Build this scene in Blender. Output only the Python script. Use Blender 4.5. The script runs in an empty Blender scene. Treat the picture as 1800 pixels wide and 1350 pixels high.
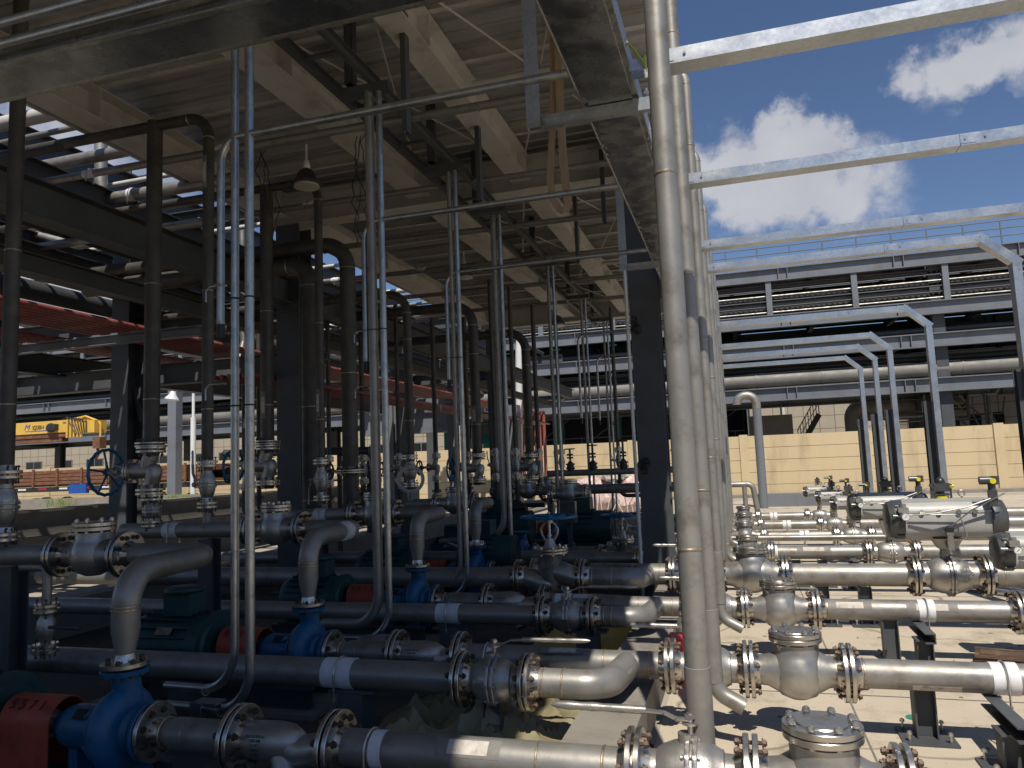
import bpy, math, random
from mathutils import Vector as V, Matrix, Quaternion, noise
R = math.radians; PI = math.pi
rnd = random.Random(7)
sc = bpy.context.scene
COL = sc.collection

# ------------------------------------------------------------------ camera
H = 1.76; F = 1311.0
yx = V((400.0, -125.0, -F)).normalized()
xx = -V((-4400.0, -315.0, -F)).normalized()
xx = (xx - yx * xx.dot(yx)).normalized()
zz = xx.cross(yx)
ROT = Matrix((xx, yx, zz))                      # camera coords -> world coords
cam = bpy.data.cameras.new('camera'); co = bpy.data.objects.new('camera', cam); COL.objects.link(co)
cam.sensor_width = 36.0; cam.lens = 36.0 * F / 1800.0; cam.clip_start = 0.05; cam.clip_end = 3000
co.matrix_world = Matrix.Translation((0, 0, H)) @ ROT.to_4x4()
sc.camera = co

# ------------------------------------------------------------------ sun, sky, exposure
SUNV = V((0.17, -0.62, 1.0)).normalized()       # towards the sun
el = math.asin(SUNV.z)
sl = bpy.data.lights.new('sun', 'SUN'); sl.energy = 5.0; sl.angle = R(0.53); sl.color = (1.0, 0.93, 0.82)
so = bpy.data.objects.new('sun', sl); COL.objects.link(so)
so.rotation_euler = SUNV.to_track_quat('Z', 'Y').to_euler()
w = bpy.data.worlds.new('World'); sc.world = w; w.use_nodes = True
nt = w.node_tree; N = nt.nodes; L = nt.links
bg = N['Background']; bg.inputs['Strength'].default_value = 0.067
sky = N.new('ShaderNodeTexSky'); sky.sky_type = 'NISHITA'; sky.sun_disc = False
sky.sun_elevation = el; sky.sun_rotation = math.atan2(SUNV.x, SUNV.y)
sky.air_density = 1.0; sky.dust_density = 0.15; sky.ozone_density = 3.0
def vm(op, *a):
    n = N.new('ShaderNodeVectorMath'); n.operation = op
    for i, x in enumerate(a):
        if isinstance(x, bpy.types.NodeSocket): L.new(x, n.inputs[i])
        else: n.inputs[i].default_value = x
    return n
def mm(op, *a, clamp=False):
    n = N.new('ShaderNodeMath'); n.operation = op; n.use_clamp = clamp
    for i, x in enumerate(a):
        if isinstance(x, bpy.types.NodeSocket): L.new(x, n.inputs[i])
        else: n.inputs[i].default_value = x
    return n.outputs[0]
tc = N.new('ShaderNodeTexCoord'); D = tc.outputs['Generated']
def wdir(u, v): return (ROT @ V((u - 900, 675 - v, -F))).normalized()
nz = N.new('ShaderNodeTexNoise'); nz.inputs['Scale'].default_value = 12; nz.inputs['Detail'].default_value = 12; nz.inputs['Roughness'].default_value = 0.62
L.new(D, nz.inputs['Vector'])
nz2 = N.new('ShaderNodeTexNoise'); nz2.inputs['Scale'].default_value = 11; nz2.inputs['Detail'].default_value = 4
L.new(D, nz2.inputs['Vector'])
wr = N.new('ShaderNodeTexNoise'); wr.inputs['Scale'].default_value = 14; wr.inputs['Detail'].default_value = 8; wr.inputs['Roughness'].default_value = .62; L.new(D, wr.inputs['Vector'])
DW = vm('ADD', D, vm('SCALE', vm('SUBTRACT', wr.outputs['Color'], (.5, .5, .5)).outputs[0]).outputs[0])
DW.inputs[1].links[0].from_node.inputs['Scale'].default_value = .13
DW = DW.outputs[0]
tot = None
# each cloud: a few overlapping puffs round fixed directions of the sky
for (u, v, rad) in ((1300, 320, .075), (1390, 280, .07), (1450, 315, .08), (1330, 355, .07), (1530, 330, .07), (1255, 290, .06), (1250, 345, .06), (1430, 350, .06), (1440, 240, .042), (1365, 225, .035),
                    (1640, 118, .05), (1590, 128, .035), (1700, 95, .045), (1760, 68, .04), (1850, 60, .06), (90, 420, .2), (-100, 380, .25), (40, 560, .12), (1900, 320, .05)):
    d = wdir(u, v)
    dist = vm('DISTANCE', DW, tuple(d)).outputs['Value']
    b = mm('SUBTRACT', 1.0, mm('DIVIDE', dist, rad), clamp=True)
    tot = b if tot is None else mm('ADD', tot, b)
cl = mm('ADD', mm('MULTIPLY', tot, 1.25), mm('MULTIPLY', mm('SUBTRACT', nz.outputs['Fac'], 0.5), 2.2))
cr = N.new('ShaderNodeMapRange'); cr.interpolation_type = 'SMOOTHSTEP'; L.new(cl, cr.inputs['Value'])
cr.inputs['From Min'].default_value = 0.05; cr.inputs['From Max'].default_value = 1.45
mask = mm('MULTIPLY', cr.outputs[0], mm('GREATER_THAN', tot, 0.0))
mx = N.new('ShaderNodeMix'); mx.data_type = 'RGBA'
L.new(mm('MULTIPLY', mask, 0.93), mx.inputs['Factor'])
tint = N.new('ShaderNodeMix'); tint.data_type = 'RGBA'; tint.blend_type = 'MULTIPLY'; tint.inputs['Factor'].default_value = 1.0
L.new(sky.outputs[0], tint.inputs['A']); tint.inputs['B'].default_value = (1.10, 1.14, 1.28, 1)
L.new(tint.outputs['Result'], mx.inputs['A'])
cc = N.new('ShaderNodeMix'); cc.data_type = 'RGBA'; L.new(nz2.outputs['Fac'], cc.inputs['Factor'])
cc.inputs['A'].default_value = (6.0, 6.3, 7.2, 1); cc.inputs['B'].default_value = (10.2, 10.1, 10.6, 1)
L.new(cc.outputs['Result'], mx.inputs['B']); L.new(mx.outputs['Result'], bg.inputs['Color'])
sc.view_settings.view_transform = 'Standard'; sc.view_settings.look = 'None'
sc.view_settings.exposure = 0.0; sc.view_settings.gamma = 1.0
sc.cycles.max_bounces = 7; sc.cycles.diffuse_bounces = 4; sc.cycles.glossy_bounces = 4
sc.cycles.use_denoising = True; sc.cycles.sample_clamp_indirect = 6.0
sc.cycles.caustics_reflective = False; sc.cycles.caustics_refractive = False

# ------------------------------------------------------------------ measuring: pixel of the photograph -> point on a known plane
def ray(u, v): return ROT @ V((u - 900, 675 - v, -F)).normalized()
def PY(u, v, y): r = ray(u, v); return V((0, 0, H)) + r * (y / r.y)
def PZ(u, v, z): r = ray(u, v); return V((0, 0, H)) + r * ((z - H) / r.z)
def PX(u, v, x): r = ray(u, v); return V((0, 0, H)) + r * (x / r.x)

# ------------------------------------------------------------------ materials
def mat(name, c1, c2=None, metal=0.0, rough=0.5, scale=6.0, detail=6, r2=None, bump=0.0, bscale=40.0, stain=None, stain_amt=0.0, stain_scale=3.0, stretch=None, spec=0.5, coords='Object', extra=None):
    m = bpy.data.materials.new(name); m.use_nodes = True
    n = m.node_tree.nodes; l = m.node_tree.links; b = n['Principled BSDF']
    b.inputs['Metallic'].default_value = metal; b.inputs['Roughness'].default_value = rough
    b.inputs['Specular IOR Level'].default_value = spec
    t = n.new('ShaderNodeTexCoord'); vec = t.outputs[coords]
    if stretch:
        mp = n.new('ShaderNodeMapping'); mp.inputs['Scale'].default_value = stretch; l.new(vec, mp.inputs['Vector']); vec = mp.outputs[0]
    nz = n.new('ShaderNodeTexNoise'); nz.inputs['Scale'].default_value = scale; nz.inputs['Detail'].default_value = detail; nz.inputs['Roughness'].default_value = 0.6
    l.new(vec, nz.inputs['Vector'])
    rp = n.new('ShaderNodeMapRange'); rp.inputs['From Min'].default_value = 0.3; rp.inputs['From Max'].default_value = 0.7; l.new(nz.outputs['Fac'], rp.inputs['Value'])
    mx = n.new('ShaderNodeMix'); mx.data_type = 'RGBA'; l.new(rp.outputs[0], mx.inputs['Factor'])
    c2 = c2 or tuple(x * 0.8 for x in c1)
    mx.inputs['A'].default_value = (*c1, 1); mx.inputs['B'].default_value = (*c2, 1)
    out = mx.outputs['Result']
    if stain:
        n2 = n.new('ShaderNodeTexNoise'); n2.inputs['Scale'].default_value = stain_scale; n2.inputs['Detail'].default_value = 10; n2.inputs['Roughness'].default_value = 0.7
        l.new(vec, n2.inputs['Vector'])
        r3 = n.new('ShaderNodeMapRange'); r3.inputs['From Min'].default_value = 0.52; r3.inputs['From Max'].default_value = 0.68; r3.inputs['To Max'].default_value = stain_amt
        l.new(n2.outputs['Fac'], r3.inputs['Value'])
        m3 = n.new('ShaderNodeMix'); m3.data_type = 'RGBA'; l.new(r3.outputs[0], m3.inputs['Factor']); l.new(out, m3.inputs['A']); m3.inputs['B'].default_value = (*stain, 1)
        out = m3.outputs['Result']
    if extra: out = extra(n, l, t, out)
    l.new(out, b.inputs['Base Color'])
    if r2 is not None:
        rr = n.new('ShaderNodeMapRange'); rr.inputs['From Min'].default_value = 0.3; rr.inputs['From Max'].default_value = 0.7
        rr.inputs['To Min'].default_value = rough; rr.inputs['To Max'].default_value = r2
        n4 = n.new('ShaderNodeTexNoise'); n4.inputs['Scale'].default_value = scale * 2.3; n4.inputs['Detail'].default_value = 5; l.new(vec, n4.inputs['Vector'])
        l.new(n4.outputs['Fac'], rr.inputs['Value']); l.new(rr.outputs[0], b.inputs['Roughness'])
    if bump:
        bn = n.new('ShaderNodeTexNoise'); bn.inputs['Scale'].default_value = bscale; bn.inputs['Detail'].default_value = 6; l.new(vec, bn.inputs['Vector'])
        bp = n.new('ShaderNodeBump'); bp.inputs['Strength'].default_value = bump; bp.inputs['Distance'].default_value = 0.01
        l.new(bn.outputs['Fac'], bp.inputs['Height']); l.new(bp.outputs[0], b.inputs['Normal'])
    return m
M = {}
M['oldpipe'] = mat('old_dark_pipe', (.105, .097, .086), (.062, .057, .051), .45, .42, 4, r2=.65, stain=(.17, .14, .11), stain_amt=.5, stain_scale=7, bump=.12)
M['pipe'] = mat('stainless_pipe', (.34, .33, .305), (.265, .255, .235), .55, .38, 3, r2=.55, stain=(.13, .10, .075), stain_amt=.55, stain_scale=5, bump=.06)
M['cast'] = mat('cast_stainless', (.46, .445, .415), (.34, .325, .30), .75, .28, 7, r2=.5, bump=.12, bscale=160)
M['flange'] = mat('turned_flange', (.56, .53, .48), (.47, .445, .41), .95, .24, 5, r2=.34)
M['weld'] = mat('weld_bead', (.30, .22, .15), (.55, .48, .38), .8, .4, 60)
M['bolt'] = mat('dark_bolt', (.07, .05, .04), (.13, .085, .06), .5, .55, 40)
M['bright_bolt'] = mat('zinc_bolt', (.62, .60, .56), (.45, .43, .4), .9, .32, 40)
M['gasket'] = mat('gasket', (.02, .02, .02), None, 0, .8)  # matt black; also paints the shade in the standing pipes' mouths
def spangle(n, l, t, out):
    vo = n.new('ShaderNodeTexVoronoi'); vo.inputs['Scale'].default_value = 55; l.new(t.outputs['Object'], vo.inputs['Vector'])
    m3 = n.new('ShaderNodeMix'); m3.data_type = 'RGBA'; m3.blend_type = 'MULTIPLY'; m3.inputs['Factor'].default_value = 0.16
    l.new(out, m3.inputs['A']); bw = n.new('ShaderNodeSeparateColor'); l.new(vo.outputs['Color'], bw.inputs[0])
    l.new(bw.outputs[0], m3.inputs['B']); return m3.outputs['Result']
M['galv'] = mat('galvanised_sheet', (.60, .63, .66), (.52, .55, .575), .95, .30, 3, r2=.42, stain=(.33, .32, .30), stain_amt=.25, stain_scale=5, bump=.03, extra=spangle)
M['tray'] = mat('galvanised_tray', (.52, .525, .51), (.43, .435, .42), .95, .17, 2.5, r2=.34, stain=(.34, .335, .32), stain_amt=.25, stain_scale=4, bump=.03, extra=spangle)
M['conduit'] = mat('galvanised_conduit', (.50, .515, .505), (.37, .38, .375), .9, .28, 8, r2=.45, stain=(.16, .16, .15), stain_amt=.55, stain_scale=14)
M['grey'] = mat('grey_steel_paint', (.075, .082, .09), (.055, .06, .066), .0, .5, 4, r2=.62, stain=(.06, .06, .06), stain_amt=.5, bump=.05)
M['rack'] = mat('grey_rack_paint', (.17, .185, .21), (.14, .15, .17), .0, .5, 1.2, stain=(.12, .11, .1), stain_amt=.35, stain_scale=1.2)
M['darkrack'] = mat('dark_rack_steel', (.07, .072, .076), (.045, .045, .048), .1, .6, 1.2)  # darker grey than the rack paint
M['cream'] = mat('cream_steel_paint', (.58, .56, .53), (.50, .485, .455), .0, .55, 3, stain=(.2, .14, .1), stain_amt=.35, stain_scale=3)
M['roof'] = mat('roof_sheet', (.57, .57, .57), (.43, .435, .44), .3, .34, 2, r2=.55, stretch=(.25, 3, 1), stain=(.14, .12, .1), stain_amt=.5, stain_scale=2)
M['black'] = mat('black_plastic', (.018, .019, .02), (.03, .03, .032), 0, .38, 8)
M['blue'] = mat('blue_pump_paint', (.014, .13, .27), (.01, .085, .19), 0, .36, 7, r2=.5, stain=(.035, .035, .03), stain_amt=.75, stain_scale=5, bump=.12)
M['darkblue'] = mat('blue_handwheel_paint', (.015, .16, .32), (.012, .11, .23), 0, .36, 9)
M['orange'] = mat('orange_guard_paint', (.46, .085, .04), (.34, .055, .028), 0, .45, 5, stain=(.10, .03, .02), stain_amt=.7, stain_scale=5, bump=.1)
M['motor'] = mat('green_motor_paint', (.012, .075, .075), (.009, .05, .052), 0, .4, 6, r2=.6, stain=(.04, .038, .03), stain_amt=.6, stain_scale=4, bump=.1)
M['nameplate'] = mat('nameplate', (.42, .38, .27), (.10, .09, .07), .6, .4, 60)
M['actuator'] = mat('actuator_aluminium', (.43, .43, .41), (.37, .37, .355), .05, .5, 4, r2=.45, bump=.02)
M['anod'] = mat('dark_anodised', (.12, .125, .125), (.08, .085, .085), .5, .35, 12)
M['yellow'] = mat('yellow_plastic', (.80, .68, .02), None, 0, .4)
M['wrap'] = mat('white_tape', (.74, .74, .76), (.63, .62, .64), 0, .55, 10, bump=.08)
M['label'] = mat('paper_label', (.62, .58, .52), (.42, .37, .32), 0, .7, 14, stain=(.12, .1, .08), stain_amt=.8, stain_scale=16)
M['greytape'] = mat('peeled_tape', (.16, .15, .14), (.22, .21, .19), 0, .6, 14)
def conc(n, l, t, out):
    vo = n.new('ShaderNodeTexVoronoi'); vo.feature = 'DISTANCE_TO_EDGE'; vo.inputs['Scale'].default_value = .33
    nn = n.new('ShaderNodeTexNoise'); nn.inputs['Scale'].default_value = 1.2; l.new(t.outputs['Object'], nn.inputs['Vector'])
    ad = n.new('ShaderNodeVectorMath'); ad.operation = 'ADD'; l.new(t.outputs['Object'], ad.inputs[0]); l.new(nn.outputs['Color'], ad.inputs[1]); l.new(ad.outputs[0], vo.inputs['Vector'])
    r = n.new('ShaderNodeMapRange'); r.inputs['From Max'].default_value = .010; r.inputs['To Min'].default_value = .45; r.inputs['To Max'].default_value = 1; l.new(vo.outputs['Distance'], r.inputs['Value'])
    sp = n.new('ShaderNodeTexNoise'); sp.inputs['Scale'].default_value = 38; sp.inputs['Detail'].default_value = 2; l.new(t.outputs['Object'], sp.inputs['Vector'])
    r2 = n.new('ShaderNodeMapRange'); r2.inputs['From Min'].default_value = .68; r2.inputs['From Max'].default_value = .74; r2.inputs['To Min'].default_value = 1; r2.inputs['To Max'].default_value = .35; l.new(sp.outputs['Fac'], r2.inputs['Value'])
    mu = n.new('ShaderNodeMath'); mu.operation = 'MULTIPLY'; l.new(r.outputs[0], mu.inputs[0]); l.new(r2.outputs[0], mu.inputs[1])
    m3 = n.new('ShaderNodeMix'); m3.data_type = 'RGBA'; m3.blend_type = 'MULTIPLY'; m3.inputs['Factor'].default_value = 1
    l.new(out, m3.inputs['A']); l.new(mu.outputs[0], m3.inputs['B']); return m3.outputs['Result']
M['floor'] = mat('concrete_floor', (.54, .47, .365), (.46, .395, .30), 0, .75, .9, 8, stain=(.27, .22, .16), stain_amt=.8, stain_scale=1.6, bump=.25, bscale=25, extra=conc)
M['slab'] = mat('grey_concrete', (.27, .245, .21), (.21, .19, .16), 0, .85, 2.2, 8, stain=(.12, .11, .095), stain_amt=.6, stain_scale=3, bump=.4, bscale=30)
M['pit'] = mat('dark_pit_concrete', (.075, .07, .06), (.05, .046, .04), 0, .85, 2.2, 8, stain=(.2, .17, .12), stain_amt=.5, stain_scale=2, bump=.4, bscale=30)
M['road'] = mat('pale_road', (.40, .36, .29), (.33, .295, .235), 0, .85, .5, 8, stain=(.33, .29, .23), stain_amt=.5, stain_scale=.6)
M['yellowwall'] = mat('yellow_wall_paint', (.58, .465, .29), (.54, .43, .26), 0, .8, .8, 8, stain=(.36, .28, .17), stain_amt=.6, stain_scale=.8, bump=.05, stretch=(1.6, 1.6, .35))
M['plaster'] = mat('wall_joint', (.20, .13, .075), None, 0, .8)
def tiles(n, l, t, out):
    mp = n.new('ShaderNodeMapping'); mp.inputs['Rotation'].default_value = (R(90), 0, 0); l.new(t.outputs['Object'], mp.inputs['Vector'])
    bk = n.new('ShaderNodeTexBrick'); bk.offset = 0; bk.inputs['Scale'].default_value = 1; bk.inputs['Brick Width'].default_value = .9; bk.inputs['Row Height'].default_value = .8
    bk.inputs['Mortar Size'].default_value = .022; bk.inputs['Color1'].default_value = (.95, .95, .95, 1); bk.inputs['Color2'].default_value = (1, 1, 1, 1); bk.inputs['Mortar'].default_value = (.42, .38, .33, 1)
    l.new(mp.outputs[0], bk.inputs['Vector'])
    m3 = n.new('ShaderNodeMix'); m3.data_type = 'RGBA'; m3.blend_type = 'MULTIPLY'; m3.inputs['Factor'].default_value = 1
    l.new(out, m3.inputs['A']); l.new(bk.outputs['Color'], m3.inputs['B']); return m3.outputs['Result']
M['tile'] = mat('tiled_facade', (.47, .42, .35), (.42, .37, .30), 0, .7, 1.5, extra=tiles)
M['glass'] = mat('dark_window', (.02, .024, .028), None, 0, .12)
M['void'] = mat('shade_black', (.012, .012, .013), None, 0, .9)  # near black that paints in shade inside the shed and under rack decks
M['red'] = mat('red_pipe_paint', (.30, .078, .072), (.22, .055, .05), 0, .45, 3, stain=(.5, .3, .27), stain_amt=.4, stain_scale=5)
M['green'] = mat('green_paint', (.02, .26, .17), (.015, .2, .13), 0, .5, 3)
M['white'] = mat('white_paint', (.75, .76, .76), (.66, .67, .66), 0, .45, 3)
M['crane'] = mat('crane_yellow', (.74, .47, .09), (.66, .41, .07), 0, .4, 2, stain=(.3, .2, .08), stain_amt=.4)
M['rust'] = mat('rusty_brown', (.20, .085, .045), (.12, .05, .03), 0, .7, 6, stain=(.38, .2, .1), stain_amt=.7, stain_scale=5, stretch=(.5, 1, 3))
M['wood'] = mat('charred_wood', (.16, .095, .06), (.06, .04, .03), 0, .8, 4, 8, stretch=(1, 1, 9), bump=.5, bscale=12, stain=(.3, .2, .12), stain_amt=.5, stain_scale=7)
M['sling'] = mat('beige_webbing', (.42, .30, .18), (.30, .20, .11), 0, .85, 30, stretch=(1, 1, .12))
M['tarp'] = mat('drab_tarp', (.30, .265, .16), (.22, .19, .11), 0, .38, 6, bump=.6, bscale=14)
M['film'] = mat('pink_film', (.62, .42, .39), (.70, .60, .55), 0, .25, 9, stain=(.6, .12, .12), stain_amt=.6, stain_scale=4)
M['film2'] = mat('clear_film', (.66, .62, .57), (.45, .40, .36), 0, .22, 14)
M['blueplastic'] = mat('blue_plastic', (.02, .09, .36), None, 0, .4)
M['redplastic'] = mat('red_plastic', (.55, .02, .05), None, 0, .45)
M['leaf'] = mat('weed_green', (.12, .19, .04), (.2, .24, .07), 0, .6, 20)
M['clad'] = mat('insulation_cladding', (.23, .215, .195), (.15, .14, .125), .1, .7, 1.2, r2=.5, stain=(.25, .23, .2), stain_amt=.5, bump=.1, bscale=3)
M['wire'] = mat('yellow_green_wire', (.5, .6, .04), None, 0, .4)
M['lampglass'] = mat('lamp_glass', (.55, .53, .46), None, 0, .25)
M['cable'] = mat('cable_black', (.02, .02, .02), None, 0, .5)
M['letter'] = mat('dark_lettering', (.02, .025, .04), None, 0, .5)
M['blueletter'] = mat('blue_lettering', (.04, .10, .42), None, 0, .5)
M['raised'] = mat('raised_cast_lettering', (.50, .47, .42), None, .7, .35)

# ------------------------------------------------------------------ mesh tools
class MB:
    def __init__(s): s.v = []; s.f = []
    def add(s, vs, fs):
        o = len(s.v); s.v += [V(x) for x in vs]; s.f += [[i + o for i in f] for f in fs]; return s
    def box(s, c, sz, rot=None):
        c = V(c); hx, hy, hz = (x / 2 for x in sz); vs = []
        for z in (-hz, hz):
            for x, y in ((-hx, -hy), (hx, -hy), (hx, hy), (-hx, hy)):
                p = V((x, y, z)); vs.append(c + (rot @ p if rot is not None else p))
        return s.add(vs, [(3, 2, 1, 0), (4, 5, 6, 7), (0, 1, 5, 4), (1, 2, 6, 5), (2, 3, 7, 6), (3, 0, 4, 7)])
    def b2(s, a, b):
        a = V(a); b = V(b); return s.box((a + b) / 2, tuple(abs(x) for x in (b - a)))
    def rev(s, prof, o=(0, 0, 0), ax=(1, 0, 0), n=24, mod=None, closed=False):
        o = V(o); ax = V(ax).normalized(); t = ax.orthogonal().normalized()
        if abs(ax.z) < .9: t = (V((0, 0, 1)) - ax * ax.z).normalized()
        q = ax.cross(t); vs = []; m = len(prof)
        for a, r in prof:
            for i in range(n):
                th = 2 * PI * i / n; rr = r * (mod(th) if mod else 1)
                vs.append(o + ax * a + (t * math.cos(th) + q * math.sin(th)) * rr)
        fs = []
        for j in range(m - 1 if not closed else m):
            j2 = (j + 1) % m
            for i in range(n):
                k = (i + 1) % n; fs.append((j * n + i, j * n + k, j2 * n + k, j2 * n + i))
        if not closed:
            if prof[0][1] > 1e-5: fs.append(tuple(range(n))[::-1])
            if prof[-1][1] > 1e-5: fs.append(tuple((m - 1) * n + i for i in range(n)))
        return s.add(vs, fs)
    def cyl(s, a, b, r, r2=None, n=16):
        a = V(a); b = V(b); l = (b - a).length
        return s.rev([(0, r), (l, r if r2 is None else r2)], a, b - a, n)
    def tube(s, pts, r, n=12, caps=True, hollow=False):
        pts = [V(p) for p in pts]; t0 = (pts[1] - pts[0]).normalized(); u = t0.orthogonal().normalized(); vs = []; prev = t0
        for i, p in enumerate(pts):
            if i == 0: t = t0
            elif i == len(pts) - 1: t = (pts[i] - pts[i - 1]).normalized()
            else: t = ((pts[i + 1] - pts[i]).normalized() + (pts[i] - pts[i - 1]).normalized()).normalized()
            u = prev.rotation_difference(t) @ u; u = (u - t * u.dot(t)).normalized(); w_ = t.cross(u); prev = t
            rr = r[i] if isinstance(r, (list, tuple)) else r
            for k in range(n):
                th = 2 * PI * k / n; vs.append(p + (u * math.cos(th) + w_ * math.sin(th)) * rr)
        fs = [(j * n + i, j * n + (i + 1) % n, (j + 1) * n + (i + 1) % n, (j + 1) * n + i) for j in range(len(pts) - 1) for i in range(n)]
        if caps: fs.append(tuple(range(n))[::-1]); fs.append(tuple((len(pts) - 1) * n + i for i in range(n)))
        return s.add(vs, fs)
    def sweep(s, prof, a, b, up=(0, 0, 1)):
        a = V(a); b = V(b); d = (b - a).normalized(); up = V(up)
        if abs(up.normalized().dot(d)) > .99: up = V((0, 1, 0))
        up = (up - d * up.dot(d)).normalized(); sd = d.cross(up)
        n = len(prof); vs = [a + sd * x + up * z for x, z in prof] + [b + sd * x + up * z for x, z in prof]
        fs = [(i, (i + 1) % n, n + (i + 1) % n, n + i) for i in range(n)] + [tuple(range(n))[::-1], tuple(range(n, 2 * n))]
        return s.add(vs, fs)
    def ell(s, c, r, n=20, m=12):
        c = V(c); pr = [(-math.cos(PI * i / m), max(math.sin(PI * i / m), 0)) for i in range(m + 1)]
        o = len(s.v); s.rev(pr, (0, 0, 0), (0, 0, 1), n)
        for i in range(o, len(s.v)): p = s.v[i]; s.v[i] = V((c.x + p.x * r[0], c.y + p.y * r[1], c.z + p.z * r[2]))
        return s
    def torus(s, c, ax, Rr, r, n=28, m=8):
        return s.rev([(r * math.sin(2 * PI * k / m), Rr + r * math.cos(2 * PI * k / m)) for k in range(m)], c, ax, n, closed=True)
def bend(pts, Rr, k=7):
    pts = [V(p) for p in pts]; out = [pts[0]]
    for i in range(1, len(pts) - 1):
        a, b, c = pts[i - 1], pts[i], pts[i + 1]; d1 = (a - b).normalized(); d2 = (c - b).normalized()
        ang = d1.angle(d2); tl = min(Rr / math.tan(ang / 2), (a - b).length * .98, (c - b).length * .98)
        rad = tl * math.tan(ang / 2); cen = b + (d1 + d2).normalized() * (rad / math.sin(ang / 2))
        p1 = b + d1 * tl; p2 = b + d2 * tl; v1 = p1 - cen; v2 = p2 - cen
        q = v1.rotation_difference(v2)
        for j in range(k + 1): out.append(cen + Quaternion().slerp(q, j / k) @ v1)
    out.append(pts[-1]); return out
def ibeam(hh, ww, tf=.014, tw=.009):
    a = ww / 2; b = hh / 2; c = tw / 2
    return [(-a, -b), (a, -b), (a, -b + tf), (c, -b + tf), (c, b - tf), (a, b - tf), (a, b), (-a, b), (-a, b - tf), (-c, b - tf), (-c, -b + tf), (-a, -b + tf)]
def channel(hh, ww, t=.008):
    a = ww / 2; b = hh / 2
    return [(-a, -b), (a, -b), (a, -b + t), (-a + t, -b + t), (-a + t, b - t), (a, b - t), (a, b), (-a, b)]
def mkmesh(name, mb, m, off=None, smooth=38):
    me = bpy.data.meshes.new(name); vs = mb.v if off is None else [v - off for v in mb.v]
    me.from_pydata([tuple(v) for v in vs], [], mb.f); me.materials.append(M[m]); me.validate()
    if smooth:
        me.polygons.foreach_set('use_smooth', [True] * len(me.polygons)); me.set_sharp_from_angle(angle=R(smooth))
    me.update(); return me
class T:                                             # a thing: an Empty at its base that parents its parts
    def __init__(s, name, label, cat, loc=(0, 0, 0), rot=None, group=None):
        o = bpy.data.objects.new(name, None); COL.objects.link(o); o.empty_display_size = .1
        o.location = loc; s.loc = V(loc)
        if rot: o.rotation_euler = rot
        o['label'] = label; o['category'] = cat
        if group: o['group'] = group
        s.o = o; s.local = rot is not None
    def part(s, name, mb, m, parent=None, label=None, smooth=38):
        me = mkmesh(name, mb, m, None if s.local else s.loc, smooth)
        o = bpy.data.objects.new(name, me); COL.objects.link(o); o.parent = parent or s.o
        if label: o['label'] = label
        return o
    def inst(s, name, me, loc, ax, parent=None):
        o = bpy.data.objects.new(name, me); COL.objects.link(o); o.parent = parent or s.o
        l = V(loc); o.location = l if s.local else l - s.loc
        o.rotation_euler = V(ax).to_track_quat('Z', 'Y').to_euler(); return o
def solo(name, mb, m, label, cat, group=None, smooth=38):
    lo = mb.v[0].copy(); zmin = min(v.z for v in mb.v); cx = sum((v.x for v in mb.v)) / len(mb.v); cy = sum((v.y for v in mb.v)) / len(mb.v)
    off = V((cx, cy, zmin)); me = mkmesh(name, mb, m, off, smooth); o = bpy.data.objects.new(name, me); COL.objects.link(o); o.location = off
    o['label'] = label; o['category'] = cat
    if group: o['group'] = group
    return o
def struct(name, mb, m, kind='structure', smooth=0):
    me = mkmesh(name, mb, m, None, smooth); o = bpy.data.objects.new(name, me); COL.objects.link(o); o['kind'] = kind; return o
def text(t, s_, size, loc, rot, m, ext=.002, parent=None, name='lettering', shear=0, sx=1):
    cu = bpy.data.curves.new(name, 'FONT'); cu.body = s_; cu.size = size; cu.extrude = ext; cu.align_x = 'CENTER'; cu.align_y = 'CENTER'; cu.shear = shear
    cu.materials.append(M[m]); q = bpy.data.objects.new('tmp', cu); COL.objects.link(q); bpy.context.view_layer.update(); me = bpy.data.meshes.new_from_object(q); bpy.data.objects.remove(q); bpy.data.curves.remove(cu)
    if not me.materials: me.materials.append(M[m])
    o = bpy.data.objects.new(name, me); COL.objects.link(o); o.parent = parent or t.o
    l = V(loc); o.location = l if t.local else l - t.loc; o.rotation_euler = rot; o.scale = (sx, 1, 1); return o
def copy_tree(o, parent=None):
    c = o.copy(); COL.objects.link(c); c.parent = parent
    for ch in o.children: copy_tree(ch, c)
    return c
_bolt = {}
def boltmesh(size, ln, m='bolt'):
    k = (round(size, 4), round(ln, 4), m)
    if k not in _bolt:
        b = MB(); h = size * .8
        b.cyl((0, 0, -ln / 2), (0, 0, ln / 2), size * .55, n=8)
        for sg in (-1, 1):
            z = sg * (ln / 2 - h * .5 - size * .25); b.cyl((0, 0, z - h / 2), (0, 0, z + h / 2), size, n=6)
            b.cyl((0, 0, z - sg * h * .6 - .003), (0, 0, z - sg * h * .6 + .003), size * 1.2, n=10)
        _bolt[k] = mkmesh('bolt', b, m)
    return _bolt[k]
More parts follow.
